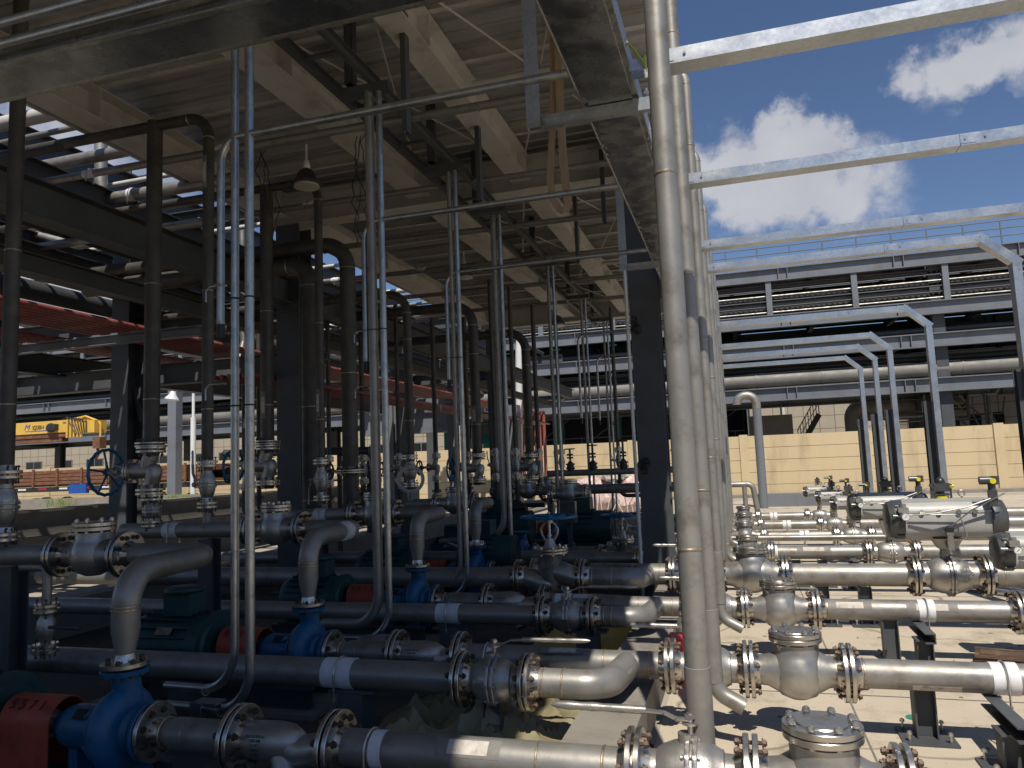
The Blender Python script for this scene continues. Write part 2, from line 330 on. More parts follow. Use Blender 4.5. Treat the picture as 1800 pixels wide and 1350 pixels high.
def flanges(t, c, ax, Rf, rp, th=.028, nb=8, near=True, pair=True, m='flange', sides=(-1, 1), gap=.007, neck=True, bm='bolt', bs=None):
    """a bolted flange joint round c: one disc on each side of the gasket, its bolts sub-parts of the first"""
    c = V(c); ax = V(ax).normalized(); first = None
    for sg in sides:
        b = MB(); n = 36 if near else 20; g = sg * gap / 2
        pr = [(g, rp * .8), (g, Rf * .66), (g + sg * .003, Rf * .66), (g + sg * .003, Rf - .003), (g + sg * .006, Rf), (g + sg * (th - .003), Rf), (g + sg * th, Rf - .003), (g + sg * th, rp * 1.22)]
        if neck: pr += [(g + sg * (th + .035), rp * 1.03), (g + sg * (th + .045), rp * 1.0)]
        else: pr += [(g + sg * th, rp)]
        b.rev(pr, c, ax, n)
        if not near:
            tt = V((0, 0, 1)) - ax * ax.z
            if tt.length < .1: tt = V((1, 0, 0))
            tt.normalize(); q = ax.cross(tt); br = (Rf + rp * 1.1) / 2 * 1.02
            for i in range(nb):
                a = 2 * PI * (i + .5) / nb; p = c + (tt * math.cos(a) + q * math.sin(a)) * br
                b.cyl(p, p + ax * sg * (th + .028), Rf * .075, n=6)
        o = t.part('flange', b, m, smooth=30)
        first = first or o
    if near:
        ln = (th * 2 + gap if len(sides) == 2 else th) + .075; sz = bs or Rf * .095; me = boltmesh(sz, ln, bm)
        tt = V((0, 0, 1)) - ax * ax.z
        if tt.length < .1: tt = V((1, 0, 0)) - ax * ax.x
        tt.normalize(); q = ax.cross(tt); br = (Rf + rp * 1.15) / 2
        for i in range(nb):
            a = 2 * PI * (i + .5) / nb
            t.inst('bolt', me, c + (tt * math.cos(a) + q * math.sin(a)) * br, ax, first)
    return first
X1 = V((1, 0, 0)); Y1 = V((0, 1, 0)); Z1 = V((0, 0, 1))
def welds(t, pts_ax, r, parent=None):
    for p, ax in pts_ax:
        b = MB(); b.rev([(-.006, r * .995), (-.003, r + .003), (.003, r + .003), (.006, r * .995)], p, ax, 28); t.part('weld_seam', b, 'weld', parent)
def wrapband(t, p, ax, r, wd=.14, ubolt=True, down=V((0, 0, -1)), m='wrap'):
    ax = V(ax).normalized(); b = MB(); b.rev([(-wd / 2, r), (-wd / 2, r + .004), (wd * .1, r + .0045), (wd * .1, r + .007), (wd / 2, r + .006), (wd / 2, r)], p, ax, 28); w_ = t.part('tape_wrap', b, m)
    if ubolt:
        b = MB(); q = ax.cross(down); rr = r + .012; pts = [V(p) + q * rr + down * (r + .07)] + [V(p) + q * rr * math.cos(a) - down * rr * math.sin(a) for a in [PI * i / 12 for i in range(13)]] + [V(p) - q * rr + down * (r + .07)]
        b.tube(pts, .006, 8); b.cyl(pts[0] - down * .028, pts[0] - down * .018, .012, n=6); b.cyl(pts[-1] - down * .028, pts[-1] - down * .018, .012, n=6); t.part('u_bolt', b, 'bright_bolt')

# ------------------------------------------------------------------ builders of valves (local frame: pipe along X, stem up Z)
def check_valve(name, label, loc, L_, rp, Rf, hb, Rb, near=True, group=None, rot=(0, 0, 0), bright=True):
    t = T(name, label, 'valve', loc, rot, group)
    b = MB(); n = 36; rb = Rb * 1.33                                   # cast body: bowl with a neck for the bonnet, two side necks
    b.rev([(-rb * .98, .0), (-rb * .95, rb * .35), (-rb * .80, rb * .66), (-rb * .5, rb * .90), (-rb * .12, rb * 1.0), (rb * .25, rb * .97), (rb * .55, rb * .86), (hb * .55, rb * .80), (hb * .80, rb * .80), (hb * .86, Rb * .88)], (0, 0, 0), (0, 0, 1), n)
    h = L_ / 2
    b.rev([(-h, rp), (-h + .03, rp * 1.0), (-h * .62, rp * 1.1), (-h * .42, rp * 1.45), (0, rp * 1.55), (h * .42, rp * 1.45), (h * .62, rp * 1.1), (h - .03, rp), (h, rp)], (0, 0, 0), (1, 0, 0), n)
    t.part('body', b, 'cast', smooth=60)
    for sg in (-1, 1): flanges(t, (sg * h, 0, 0), X1, Rf, rp, near=near, nb=8)
    b = MB(); z0 = hb * .86; th = .024
    b.rev([(0, Rb * .5), (0, Rb * 1.22), (.003, Rb * 1.24), (th, Rb * 1.24), (th + .003, Rb * 1.22), (th + .003, Rb * .5)], (0, 0, z0), (0, 0, 1), n); lo = t.part('bonnet_ring', b, 'flange', smooth=30)
    z1 = z0 + th + .007; b = MB()
    b.rev([(0, 0.0), (0, Rb * 1.22), (.003, Rb * 1.24), (th, Rb * 1.24), (th + .003, Rb * 1.22), (th + .003, Rb * .84), (th + .009, Rb * .8), (th + .009, Rb * .2), (th + .011, Rb * .12), (th + .011, 0)], (0, 0, z1), (0, 0, 1), n); cv = t.part('cover', b, 'flange', smooth=30)
    if near:
        me = boltmesh(Rb * .12, .10, 'bright_bolt')
        for i in range(8):
            a = 2 * PI * (i + .5) / 8; t.inst('bolt', me, (math.cos(a) * Rb * 1.03, math.sin(a) * Rb * 1.03, z1 + .004), Z1, cv)
    return t
def lever(t, z, ln, dirx=1, hr=.011, up=.03, m='cast'):
    b = MB(); b.cyl((0, 0, z - .05), (0, 0, z + .035), .014, n=12); b.cyl((0, 0, z - .012), (0, 0, z - .002), .036, n=16); b.cyl((0, 0, z + .012), (0, 0, z + .03), .024, n=6); st = t.part('stem', b, 'bright_bolt')
    b = MB(); a = [(0, 0, z + .006), (.06 * dirx, 0, z + .008), (.11 * dirx, 0, z + up), (.2 * dirx, 0, z + up + .005)]
    for p, q in zip(a, a[1:]): b.sweep([(-.017, -.004), (.017, -.004), (.017, .004), (-.017, .004)], p, V(q) + (V(q) - V(p)).normalized() * .004)
    pts = []; rs = []; k = 16
    for i in range(k + 1):
        x = .19 + (ln - .19) * i / k; pts.append((x * dirx, 0, z + up + .006 + (x - .19) * .01)); rs.append(hr * (1.02 + .10 * math.sin(i * 1.6)) if i > 6 else hr)
    rs[-1] = hr * .4; b.tube(pts, rs, 12); t.part('lever', b, m)
def ball_valve(name, label, loc, L_, rp, Rf, near=True, group=None, rot=(0, 0, 0), lev=None, texts=True, hr=.011, fl=(1, 1), nb=8):
    t = T(name, label, 'valve', loc, rot, group); h = L_ / 2; b = MB(); n = 36
    b.rev([(-h, rp), (-h * .62, rp * 1.02), (-h * .60, rp * 1.12), (-h * .50, rp * 1.3), (-h * .3, rp * 1.52), (-.02, rp * 1.6)], (0, 0, 0), X1, n)
    b.rev([(-.02, rp * 1.55), (h * .15, rp * 1.58), (h * .38, rp * 1.42), (h * .5, rp * 1.2), (h * .54, rp * 1.2), (h * .56, rp * 1.03), (h, rp)], (0, 0, 0), X1, n)
    b.cyl((-.02, 0, rp * 1.2), (-.02, 0, rp * 1.95), rp * .42, n=20)
    bd = t.part('body', b, 'cast', smooth=50)
    md = lambda th: 1 + .055 * max(0, math.cos(8 * th)) ** .7
    for x in (-.026, .006):
        b = MB(); b.rev([(0, rp), (0, rp * 1.72), (.003, rp * 1.75), (.019, rp * 1.75), (.022, rp * 1.72), (.022, rp)], (x, 0, 0), X1, 64 if near else 32, mod=md); rg = t.part('body_ring', b, 'cast', smooth=40)
    if near:
        me = boltmesh(rp * .085, .085, 'bright_bolt')
        for i in range(8):
            a = 2 * PI * i / 8; t.inst('bolt', me, (0, math.sin(a) * rp * 1.66, math.cos(a) * rp * 1.66), X1, rg)
    for sg, on in zip((-1, 1), fl):
        if on: flanges(t, (sg * h, 0, 0), X1, Rf, rp, near=near, nb=nb)
    if lev: lever(t, rp * 2.05 + .04, abs(lev), 1 if lev > 0 else -1, hr)
    return t
def wheel(t, c, ax, Rw, m='darkblue', spokes=5, th=.017):
    b = MB(); c = V(c); ax = V(ax).normalized(); tt = ax.orthogonal().normalized(); q = ax.cross(tt)
    md = lambda a: 1 + .02 * math.cos(18 * a)
    b.rev([(th * math.sin(2 * PI * k / 8), Rw + th * math.cos(2 * PI * k / 8)) for k in range(8)], c, ax, 54, mod=md, closed=True)
    for i in range(spokes):
        a = 2 * PI * i / spokes + .3; d = tt * math.cos(a) + q * math.sin(a)
        b.tube([c + d * Rw * .12 - ax * th, c + d * Rw * .5 - ax * th * .6, c + d * Rw], [th * .9, th * .6, th * .7], 8)
    b.cyl(c - ax * th * 1.6, c + ax * th * .8, Rw * .16, n=12); b.cyl(c + ax * th * .8, c + ax * th * 2.2, Rw * .07, n=6)
    return t.part('handwheel', b, m)
def globe_valve(name, label, loc, L_, rp, Rf, hb, near=True, group=None, rot=(0, 0, 0), Rw=.2, hw=None, wm='darkblue', letters=True):
    t = T(name, label, 'valve', loc, rot, group); h = L_ / 2; b = MB(); n = 32
    b.tube([(-h, 0, 0), (-h * .8, 0, 0), (-h * .55, 0, -rp * .15), (-h * .3, 0, -rp * .45), (0, 0, -rp * .55), (h * .2, 0, -rp * .4)], [rp, rp * 1.0, rp * 1.05, rp * 1.1, rp * 1.15, rp * .9], n)
    b.tube([(h, 0, 0), (h * .8, 0, 0), (h * .55, 0, rp * .25), (h * .28, 0, rp * .55), (0, 0, rp * .5)], [rp, rp * 1.0, rp * 1.05, rp * 1.1, rp], n)
    b.rev([(-rp * 1.2, 0), (-rp * 1.1, rp * .7), (-rp * .6, rp * 1.05), (0, rp * 1.12), (hb * .9, rp * 1.12), (hb, rp * 1.25)], (0, 0, 0), Z1, n)
    t.part('body', b, 'cast', smooth=60)
    for sg in (-1, 1): flanges(t, (sg * h, 0, 0), X1, Rf, rp, near=near)
    for k, z in enumerate((hb, hb + .031)):
        b = MB(); b.rev([(0, .02), (0, rp * 1.7), (.003, rp * 1.74), (.02, rp * 1.74), (.024, rp * 1.7), (.024, .02)], (0, 0, z), Z1, n); bn = t.part('bonnet', b, 'flange', smooth=30)
    if near:
        me = boltmesh(rp * .17, .10, 'bright_bolt')
        for i in range(8):
            a = 2 * PI * (i + .5) / 8; t.inst('bolt', me, (math.cos(a) * rp * 1.5, math.sin(a) * rp * 1.5, hb + .03), Z1, bn)
    hw = hw or hb + .42; z0 = hb + .055; b = MB()
    b.rev([(0, rp * .7), (.05, rp * .5), (.1, rp * .42), (.1, .01)], (0, 0, z0), Z1, 20)
    for sg in (-1, 1):
        b.tube([(sg * rp * .3, 0, z0 + .06), (sg * rp * .75, 0, z0 + .14), (sg * rp * .85, 0, z0 + .2), (sg * rp * .6, 0, hw - .09), (sg * rp * .25, 0, hw - .045)], rp * .13, 8)
    b.cyl((0, 0, hw - .07), (0, 0, hw - .02), rp * .4, n=16); t.part('yoke', b, 'cast', smooth=50)
    b = MB(); b.cyl((0, 0, z0), (0, 0, hw + .05), rp * .14, n=10); b.box((0, 0, z0 + .13), (.02, .11, .02)); t.part('stem', b, 'bright_bolt')
    wheel(t, (0, 0, hw), Z1, Rw, wm)
    return t
def pump(i, x0, y, z, s=1.0, word='nearest', off=(0, 0), near=True, k_motor=1.3):
    """horizontal end-suction pump on a steel frame; x0 is the centre of the volute, suction towards +X"""
    root = T('centrifugal_pump', 'blue centrifugal pump, %s' % word, 'pump', (x0, y, 0), group='blue pumps with orange coupling guards')
    C = V((x0, y, z)); b = MB(); n = 40
    b.rev([(-.075, .06), (-.07, .15), (-.055, .195), (-.02, .215), (.03, .215), (.06, .19), (.075, .15), (.08, .09)], C, X1, n, mod=lambda a: 1 + .10 * math.cos(a - .9))
    b.rev([(.05, .13), (.10, .12), (.115, .095), (.16, .09)], C, X1, n)
    b.tube([C + V((-.0, .03, .12)), C + V((0, .02, .2)), C + V((0, 0, .30))], [.085, .075, .072], 20)
    for sg in (-1, 1): b.box(C + V((0, sg * .13, -.22)), (.12, .05, .12))
    for kk in range(5):
        a = kk * 1.2 + .2; b.tube([C + V((-.05, math.sin(a) * .14, math.cos(a) * .14)), C + V((.06, math.sin(a) * .21, math.cos(a) * .21))], .014, 8)
    root.part('volute', b, 'blue', smooth=50)
    b = MB(); b.rev([(0, .05), (0, .15), (.02, .155), (.026, .15), (.026, .05)], C + V((.16, 0, 0)), X1, 36); root.part('suction_flange', b, 'blue', smooth=30)
    b = MB(); b.rev([(0, .05), (0, .125), (.02, .128), (.024, .124), (.024, .05)], C + V((0, 0, .30)), Z1, 36); root.part('discharge_flange', b, 'blue', smooth=30)
    b = MB(); b.rev([(-.105, .10), (-.10, .175), (-.085, .18), (-.08, .1)], C, X1, n)
    b.rev([(-.42, .03), (-.42, .075), (-.39, .082), (-.365, .105), (-.34, .112), (-.32, .118), (-.14, .118), (-.125, .09), (-.10, .09)], C, X1, n)
    for a in (.8, -.8, 2.3, -2.3):
        b.tube([C + V((-.2, math.sin(a) * .1, math.cos(a) * .1)), C + V((-.1, math.sin(a) * .16, math.cos(a) * .16))], .018, 8)
    b.box(C + V((-.3, 0, -.19)), (.06, .1, .18))
    hs = root.part('bearing_housing', b, 'blue', smooth=45)
    b = MB(); b.box(C + V((-.22, -.085, .094)), (.07, .06, .004), Matrix.Rotation(R(42), 3, 'X')); root.part('name_plate', b, 'gasket', hs)
    # coupling guard
    gl = .36; g0 = C + V((-.42 - gl + .03, 0, 0)); hw_ = .13; pr = []
    for k in range(13): a = PI * k / 12; pr.append((math.cos(a) * hw_, .02 + math.sin(a) * hw_ * 1.05))
    pin = [(x * .955, zz_ * .955 if zz_ > .02 else zz_) for x, zz_ in pr]
    sec = [(hw_, -.26)] + pr + [(-hw_, -.26), (-hw_ * .955, -.26)] + pin[::-1] + [(hw_ * .955, -.26)]
    b = MB(); o_ = len(sec); A0, B0 = g0, g0 + X1 * gl
    vs = [A0 + V((0, x, zz_)) for x, zz_ in sec] + [B0 + V((0, x, zz_)) for x, zz_ in sec]
    fs = [(k, (k + 1) % o_, o_ + (k + 1) % o_, o_ + k) for k in range(o_)]
    hh_ = 15
    for e in (0, o_):
        for k in range(14): a1 = e + k; a2 = e + k + 1; i1 = e + (o_ - 1 - k); i2 = e + (o_ - 2 - k); fs.append((a1, a2, i2, i1))
    b.add(vs, fs); gd = root.part('coupling_guard', b, 'orange', smooth=40)
    b = MB(); b.cyl(g0, g0 + X1 * gl, .045, n=16); b.cyl(g0 + X1 * .1, g0 + X1 * .25, .075, n=20); root.part('coupling', b, 'bright_bolt')
    for k, (ch, dx) in enumerate(zip('1515', (.06, .13, .20, .27)) if i else zip('5571', (.06, .13, .20, .27))):
        a = R(48); text(root, ch, .085, g0 + V((dx, -math.cos(a) * hw_ * 1.02, .02 + math.sin(a) * hw_ * 1.075)), (R(42), 0, 0), 'letter', .001, gd)
    # motor
    mx_ = g0 + V((-.06, 0, 0)); ml = .62 * k_motor; mr = .20 * k_motor; b = MB(); b.rev([(0, .05), (0, mr * .82), (-.03, mr * .95), (-.06, mr), (-ml + .1, mr), (-ml + .06, mr * .96), (-ml + .02, mr * .86), (-ml, mr * .5), (-ml, 0)], mx_, X1, n)
    for k in range(22):
        a = 2 * PI * k / 22
        if abs(a - PI) > .5: b.box(mx_ + V((-ml / 2 - .02, math.sin(a) * (mr + .012), math.cos(a) * (mr + .012))), (ml - .28, .008, .034), Matrix.Rotation(-a, 3, 'X'))
    b.rev([(0, mr * .9), (0, mr * 1.12), (-.03, mr * 1.12), (-.045, mr * .9)], mx_ + V((-.02, 0, 0)), X1, n)
    for dx in (-.18, -ml + .2):
        for sg in (-1, 1): b.box(mx_ + V((dx, sg * mr * .75, -mr * .95)), (.1, .09, .1))
    mt = root.part('motor', b, 'motor', smooth=40)
    tb = mx_ + V((-ml * .42, -.02, mr + .09)); b = MB(); b.box(tb, (.2 * k_motor, .2, .17)); b.rev([(0, .05), (0, .115 * k_motor), (.02, .125 * k_motor), (.04, .12 * k_motor), (.05, .1 * k_motor), (.05, 0)], tb + V((0, 0, .086)), Z1, 28); root.part('terminal_box', b, 'motor', mt)
    b = MB(); b.box(mx_ + V((-ml * .45, -math.cos(R(35)) * (mr + .031), math.sin(R(35)) * (mr + .031))), (.15, .003, .06), Matrix.Rotation(-R(35), 3, 'X')); root.part('name_plate', b, 'nameplate', mt)
    b = MB(); fx0 = mx_.x - ml - .05; fx1 = x0 + .15; zf = z - .27
    for sg in (-1, 1): b.sweep(ibeam(.14, .09), (fx0, y + sg * .2, zf - .02), (fx1, y + sg * .2, zf - .02))
    b.b2((mx_.x - ml + .05, y - .25, zf + .052), (mx_.x - .05, y + .25, zf + .07))
    root.part('base_frame', b, 'grey', smooth=20)
    b = MB(); b.b2((fx0 - .1, y - .36, 0.006), (fx1 + .1, y + .36, zf - .091)); root.part('plinth', b, 'slab', smooth=0)
    return root

# ================================================================== THE SETTING
b = MB(); b.add([(-150, -60, 0), (120, -60, 0), (120, 160, 0), (-150, 160, 0)], [(0, 1, 2, 3)]); struct('ground', b, 'road')
b = MB(); b.add([(-.62, -8, .004), (40, -8, .004), (40, 30.2, .004), (-.62, 30.2, .004)], [(0, 1, 2, 3)]); struct('yard_floor', b, 'floor')
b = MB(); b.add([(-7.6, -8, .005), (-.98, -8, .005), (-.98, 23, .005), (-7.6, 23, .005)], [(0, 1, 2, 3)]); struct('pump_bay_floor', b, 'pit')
b = MB(); b.b2((-1.03, -6, .006), (-.66, 22.6, .26)); o = struct('kerb', b, 'slab')
b = MB()
b.b2((-7.7, -6, .006), (-7.45, 22.9, .42)); struct('kerb', b, 'slab')

# yellow boundary wall of stacked panels, with a pilaster where two runs of panels meet
def wall():
    t = T('boundary_wall', 'long pale yellow boundary wall of stacked panels behind the yard', 'wall', (0, 33, 0))
    xs = [.2 + 4.7 * k for k in range(-11, 7)]
    for x0, x1 in zip(xs, xs[1:]):
        b = MB()
        for k in range(5):
            b.b2((x0 + .17, 33.0, k * .51 + .006), (x1 - .17, 33.12, k * .51 + .50))
        t.part('wall_panel', b, 'yellowwall', smooth=0)
    for x in xs:
        b = MB(); b.b2((x - .17, 32.92, 0.004), (x + .17, 33.2, 2.6)); t.part('pilaster', b, 'yellowwall', smooth=0)
    b = MB(); b.b2((xs[0], 33.03, .0), (xs[-1], 33.10, 2.545)); t.part('wall_core', b, 'plaster', smooth=0)
wall()
b = MB(); b.b2((-52, 32.3, 0.003), (28, 32.9, .12)); struct('wall_footing_strip', b, 'slab')

# pipe rack beyond the wall
def rack():
    t = T('pipe_rack', 'tall grey steel pipe rack with four beam levels beyond the wall', 'pipe rack', (0, 38, 0))
    lv = (4.6, 6.65, 8.15, 10.45)
    for z in lv:
        for y in (38.0, 43.5):
            b = MB(); b.sweep(ibeam(.64, .34, .05, .03), (-70, y, z), (34, y, z))
            x = -69.0
            while x < 34:
                for d in (0, .42): b.box((x + d, y - .01, z), (.03, .32, .54))
                x += 5.1
            t.part('beam', b, 'rack', smooth=0)
    for k in range(-6, 4):
        x = 9.2 + 11.4 * k
        for y in (38.45, 43.1):
            b = MB(); b.sweep(ibeam(.5, .5, .03, .03), (x, y, 0), (x, y, 10.7), (0, 1, 0)); t.part('column', b, 'grey' , smooth=0)
        b = MB()
        for z in lv: b.sweep(ibeam(.45, .25, .03, .02), (x, 38.2, z - .05), (x, 43.3, z - .05))
        t.part('cross_beam', b, 'darkrack', smooth=0)
    for k in range(-17, 9):
        x = 1.9 + 3.85 * k
        b = MB(); b.b2((x - .13, 37.9, 8.48), (x + .13, 38.1, 10.12)); t.part('strut', b, 'rack', smooth=0)
    for k in range(-17, 9):
        x = 0.2 + 3.85 * k; b = MB()
        for z in lv: b.sweep(ibeam(.3, .2, .02, .02), (x, 38.15, z + .18), (x, 43.4, z + .18))
        t.part('joist', b, 'darkrack', smooth=0)
    for k, z in enumerate(lv):
        b = MB(); b.b2((-70, 38.4, z + .33), (34, 43.2, z + .37)) ; t.part('shaded_tray_deck', b, 'void' if k < 3 else 'darkrack', smooth=0)  # solid decks put in for dark soffits; near black paints their shade
    b = MB()
    for z in (11.15, 11.5, 11.85): b.cyl((-70, 37.95, z), (34, 37.95, z), .03, n=6)
    for z in (11.15, 11.5, 11.85): b.cyl((-70, 43.6, z), (34, 43.6, z), .03, n=6)
    x = -69
    while x < 34: b.cyl((x, 37.95, 10.75), (x, 37.95, 11.87), .035, n=6); b.cyl((x + .7, 43.6, 10.75), (x + .7, 43.6, 11.87), .035, n=6); x += 1.5
    t.part('railing', b, 'rack', smooth=0)
rack()
rk = 0
for z, ys, rr, m, nm in ((9.0, (38.5, 39.6), .16, 'clad', 'lower clad pipe'), (9.55, (38.9,), .13, 'clad', 'upper clad pipe'), (10.0, (38.7,), .10, 'rust', 'rusty thin pipe'),
                         (7.2, (38.6,), .14, 'darkrack', 'dark pipe'), (5.35, (38.55,), .36, 'clad', 'fat silver duct'), (7.35, (39.9,), .2, 'darkrack', 'rear dark pipe')) :
    for y in ys:
        b = MB(); b.cyl((-69, y, z), (33, y, z), rr, n=20)
        for k in range(34): x = -68 + k * 3; b.rev([(0, rr), (.0, rr + .02), (.08, rr + .02), (.08, rr)], (x, y, z), X1, 20)
        rk += 1
        pos = {1: 'front of the two resting on the third rack level', 2: 'rear of the two resting on the third rack level', 3: 'on brackets above the third rack level', 4: 'just under the top rack beam', 5: 'resting on the second rack level, nearer one', 6: 'along the lowest rack level', 7: 'resting on the second rack level, farther one'}[rk]
        solo('rack_pipe', b, m, '%s, %s' % (nm, pos), 'pipe', 'pipes lying on the rack')
for k, z in enumerate((8.75, 9.25, 9.8)):
    b = MB(); b.b2((-69, 38.2, z), (33, 38.24, z + .1))
    rr_ = random.Random(k)
    for j in range(420): x = -68 + j * .24; b.b2((x, 38.16, z + .02), (x + .06 + rr_.random() * .05, 38.19, z + .09 + rr_.random() * .04))
    solo('cable_ladder', b, 'darkrack', ('low', 'middle', 'high')[k] + ' cable ladder with hanging ties between top and third rack beams', 'cable ladder', 'cable ladders on the rack')

for k in range(6):
    b = MB(); z = 8.62 + k * .27; b.cyl((-69, 38.05 + .03 * (k % 2), z), (33, 38.05 + .03 * (k % 2), z), .035, n=8)
    solo('rack_pipe', b, ('pipe', 'darkrack', 'darkrack')[k % 3], 'thin tracing line along the rack face between top beams, %s from below' % ('first', 'second', 'third', 'fourth', 'fifth', 'sixth')[k], 'pipe', 'thin lines on the rack face')
for k, (y, z, rr) in enumerate(((40.6, 8.95, .30), (41.3, 9.6, .34), (42.3, 9.05, .3), (42.0, 10.15, .24), (41.0, 7.35, .3), (42.2, 7.45, .34), (40.9, 11.0, .2), (38.7, 6.1, .1), (39.3, 5.95, .16))):
    b = MB(); b.cyl((-69, y, z), (33, y, z), rr, n=16)
    solo('rack_pipe', b, 'darkrack', 'black lagged pipe deep inside the rack, ' + ('front one above the third beam', 'middle one above third beam', 'rear one above third beam', 'highest under the top beam', 'front one above second beam', 'rear one above second beam', 'on top of the rack', 'front one under second beam', 'rear one under second beam')[k], 'pipe', 'black lagged rack pipes')

# tiled buildings behind the rack
def building(name, label, x0, x1, y, zt, wins, dep=12):
    t = T(name, label, 'building', ((x0 + x1) / 2, y, 0))
    b = MB(); b.b2((x0, y, 0), (x1, y + dep, zt)); t.part('wall', b, 'tile', smooth=0)
    b = MB(); b.b2((x0 - .1, y - .1, zt), (x1 + .1, y + dep + .1, zt + .25)); t.part('parapet', b, 'tile', smooth=0)
    for (a, c, z0, z1) in wins:
        b = MB(); fr = .09; b.b2((a, y - .05, z0), (c, y - .002, z0 + fr)); b.b2((a, y - .05, z1 - fr), (c, y - .002, z1)); b.b2((a, y - .05, z0 + fr), (a + fr, y - .002, z1 - fr)); b.b2((c - fr, y - .05, z0 + fr), (c, y - .002, z1 - fr)); b.b2(((a + c) / 2 - .04, y - .05, z0 + fr), ((a + c) / 2 + .04, y - .002, z1 - fr))
        f = t.part('window', b, 'rack', smooth=0)
        b = MB(); b.b2((a + fr, y - .03, z0 + fr), (c - fr, y - .006, z1 - fr)); t.part('pane', b, 'glass', f, smooth=0)
    return t
building('tiled_building', 'beige tiled building with dark windows behind rack, left of the open shed', -82, -17.5, 50, 6.9, [(-79 + 3.3 * k, -77.2 + 3.3 * k, 1.6, 3.6) for k in range(18)])
building('tiled_building', 'beige tiled building behind rack, right of the open shed', .8, 10.8, 50, 7.3, [])
building('tiled_building', 'beige tiled wing with a row of narrow dark windows', 14.0, 46, 46, 7.0, [(16 + 4 * k, 17.3 + 4 * k, 1.4, 3.6) for k in range(7)])
t = T('tiled_building', 'projecting tiled block with slit windows between the two right buildings', 'building', (12.4, 46, 0))
b = MB(); b.add([(9.2, 50, 0), (14.0, 44.5, 0), (14.0, 50, 0), (9.2, 50, 6.2), (14, 44.5, 6.6), (14, 50, 6.4)], [(0, 1, 4, 3), (1, 2, 5, 4), (0, 3, 5, 2), (3, 4, 5)]); t.part('wall', b, 'tile', smooth=0)
for k in range(5):
    f0 = .12 + k * .17; a = V((9.2, 50, 0)).lerp(V((14, 44.5, 0)), f0); c = V((9.2, 50, 0)).lerp(V((14, 44.5, 0)), f0 + .09); n_ = V((-5.5, -4.8, 0)).normalized() * .03
    b = MB(); b.add([a + n_ + Z1 * 1.6, c + n_ + Z1 * 1.6, c + n_ + Z1 * 3.5, a + n_ + Z1 * 3.5, a + Z1 * 1.6, c + Z1 * 1.6, c + Z1 * 3.5, a + Z1 * 3.5], [(0, 1, 2, 3), (4, 7, 6, 5), (0, 4, 5, 1), (1, 5, 6, 2), (2, 6, 7, 3), (3, 7, 4, 0)]); t.part('window', b, 'glass', smooth=0)
t = T('open_shed', 'dark open process shed with green columns behind the wall', 'building', (-9, 47, 0))
b = MB(); b.b2((-17.3, 54, 0), (.6, 54.3, 10.5)); b.b2((-17.3, 47, 10.5), (.6, 54.3, 10.7)); b.b2((-17.3, 47, 0), (-17.1, 54, 10.5)); b.b2((.4, 47, 0), (.6, 54, 10.5)); t.part('shaded_cladding', b, 'void', smooth=0)  # interior shade painted in as near-black walls and roof
for u in (757 + 29, 984, 1085, 900):
    p = PY(u, 740, 46.6); b = MB(); b.b2((p.x - .22, 46.5, 0), (p.x + .22, 46.9, 10.5)); t.part('column', b, 'green', smooth=0)
b = MB()
for z in (2.75, 3.2): b.cyl((-17, 46.3, z), (.4, 46.3, z), .035, n=6)
for k in range(10): b.cyl((-16.8 + k * 1.85, 46.3, 2.3), (-16.8 + k * 1.85, 46.3, 3.25), .03, n=6)
b.cyl((-17, 46.4, 5.0), (.4, 46.4, 5.0), .06, n=8)
t.part('railing', b, 'rack')
b = MB()
for k in range(5):
    x = -16 + k * 3.4; b.cyl((x, 46.45, 2.8), (x + 3.2, 46.45, 5.0), .03, n=6); b.cyl((x + 3.2, 46.45, 5.2), (x, 46.45, 7.4), .03, n=6)
t.part('brace', b, 'rack')
b = MB(); b.cyl((-14.9, 45.8, 1), (-14.9, 45.8, 3.4), .25); b.ell((-15.8, 45.8, 3.1), (1.1, .5, .6)); solo('process_tank', b, 'green', 'rounded green tank top showing above the yellow wall', 'tank')
t = T('added_reflection_hall', 'added unseen grey hall behind the camera for the metal to reflect', 'building', (0, -22, 0))  # unseen hall, added to dim the rear sky and reflect in the metal
b = MB(); b.b2((-34, -30, 0), (30, -22, 5.5)); t.part('wall', b, 'slab', smooth=0)
b = MB(); b.b2((-34.3, -30.3, 5.5), (30.3, -21.7, 5.8)); t.part('roof', b, 'rack', smooth=0)
for k in range(9):
    b = MB(); b.b2((-30 + 7 * k, -21.995, 1.8), (-27 + 7 * k, -21.95, 3.6)); t.part('window', b, 'glass', smooth=0)
# outdoor stair, drainpipe, cabinet and pipework seen above the wall on the right
t = T('metal_stair', 'grey outdoor metal stair climbing right in front of tiled building', 'stair', (7.5, 45, 0))
b = MB(); p0, p1 = PY(1405, 790, 45), PY(1440, 728, 45); b.sweep([(-.05, -.15), (.05, -.15), (.05, .15), (-.05, .15)], p0, p1); t.part('stringer', b, 'darkrack', smooth=0)
b = MB()
for k in range(9): q = p0.lerp(p1, k / 8); b.cyl(q, q + Z1 * 1.1, .025, n=6)
b.cyl(p0 + Z1 * 1.1, p1 + Z1 * 1.1, .03, n=6); b.cyl(p0 + Z1 * .6, p1 + Z1 * .6, .02, n=6); t.part('railing', b, 'rack')
b = MB(); q = PY(1375, 700, 49.7); b.tube(bend([q, V((q.x, q.y, 3.9)), V((q.x - .1, q.y, 3.6)), V((q.x - 1.2, q.y, 2.4))], .15), .09, 8); solo('drainpipe', b, 'white', 'white drainpipe kinked to the left on tiled building', 'drainpipe')
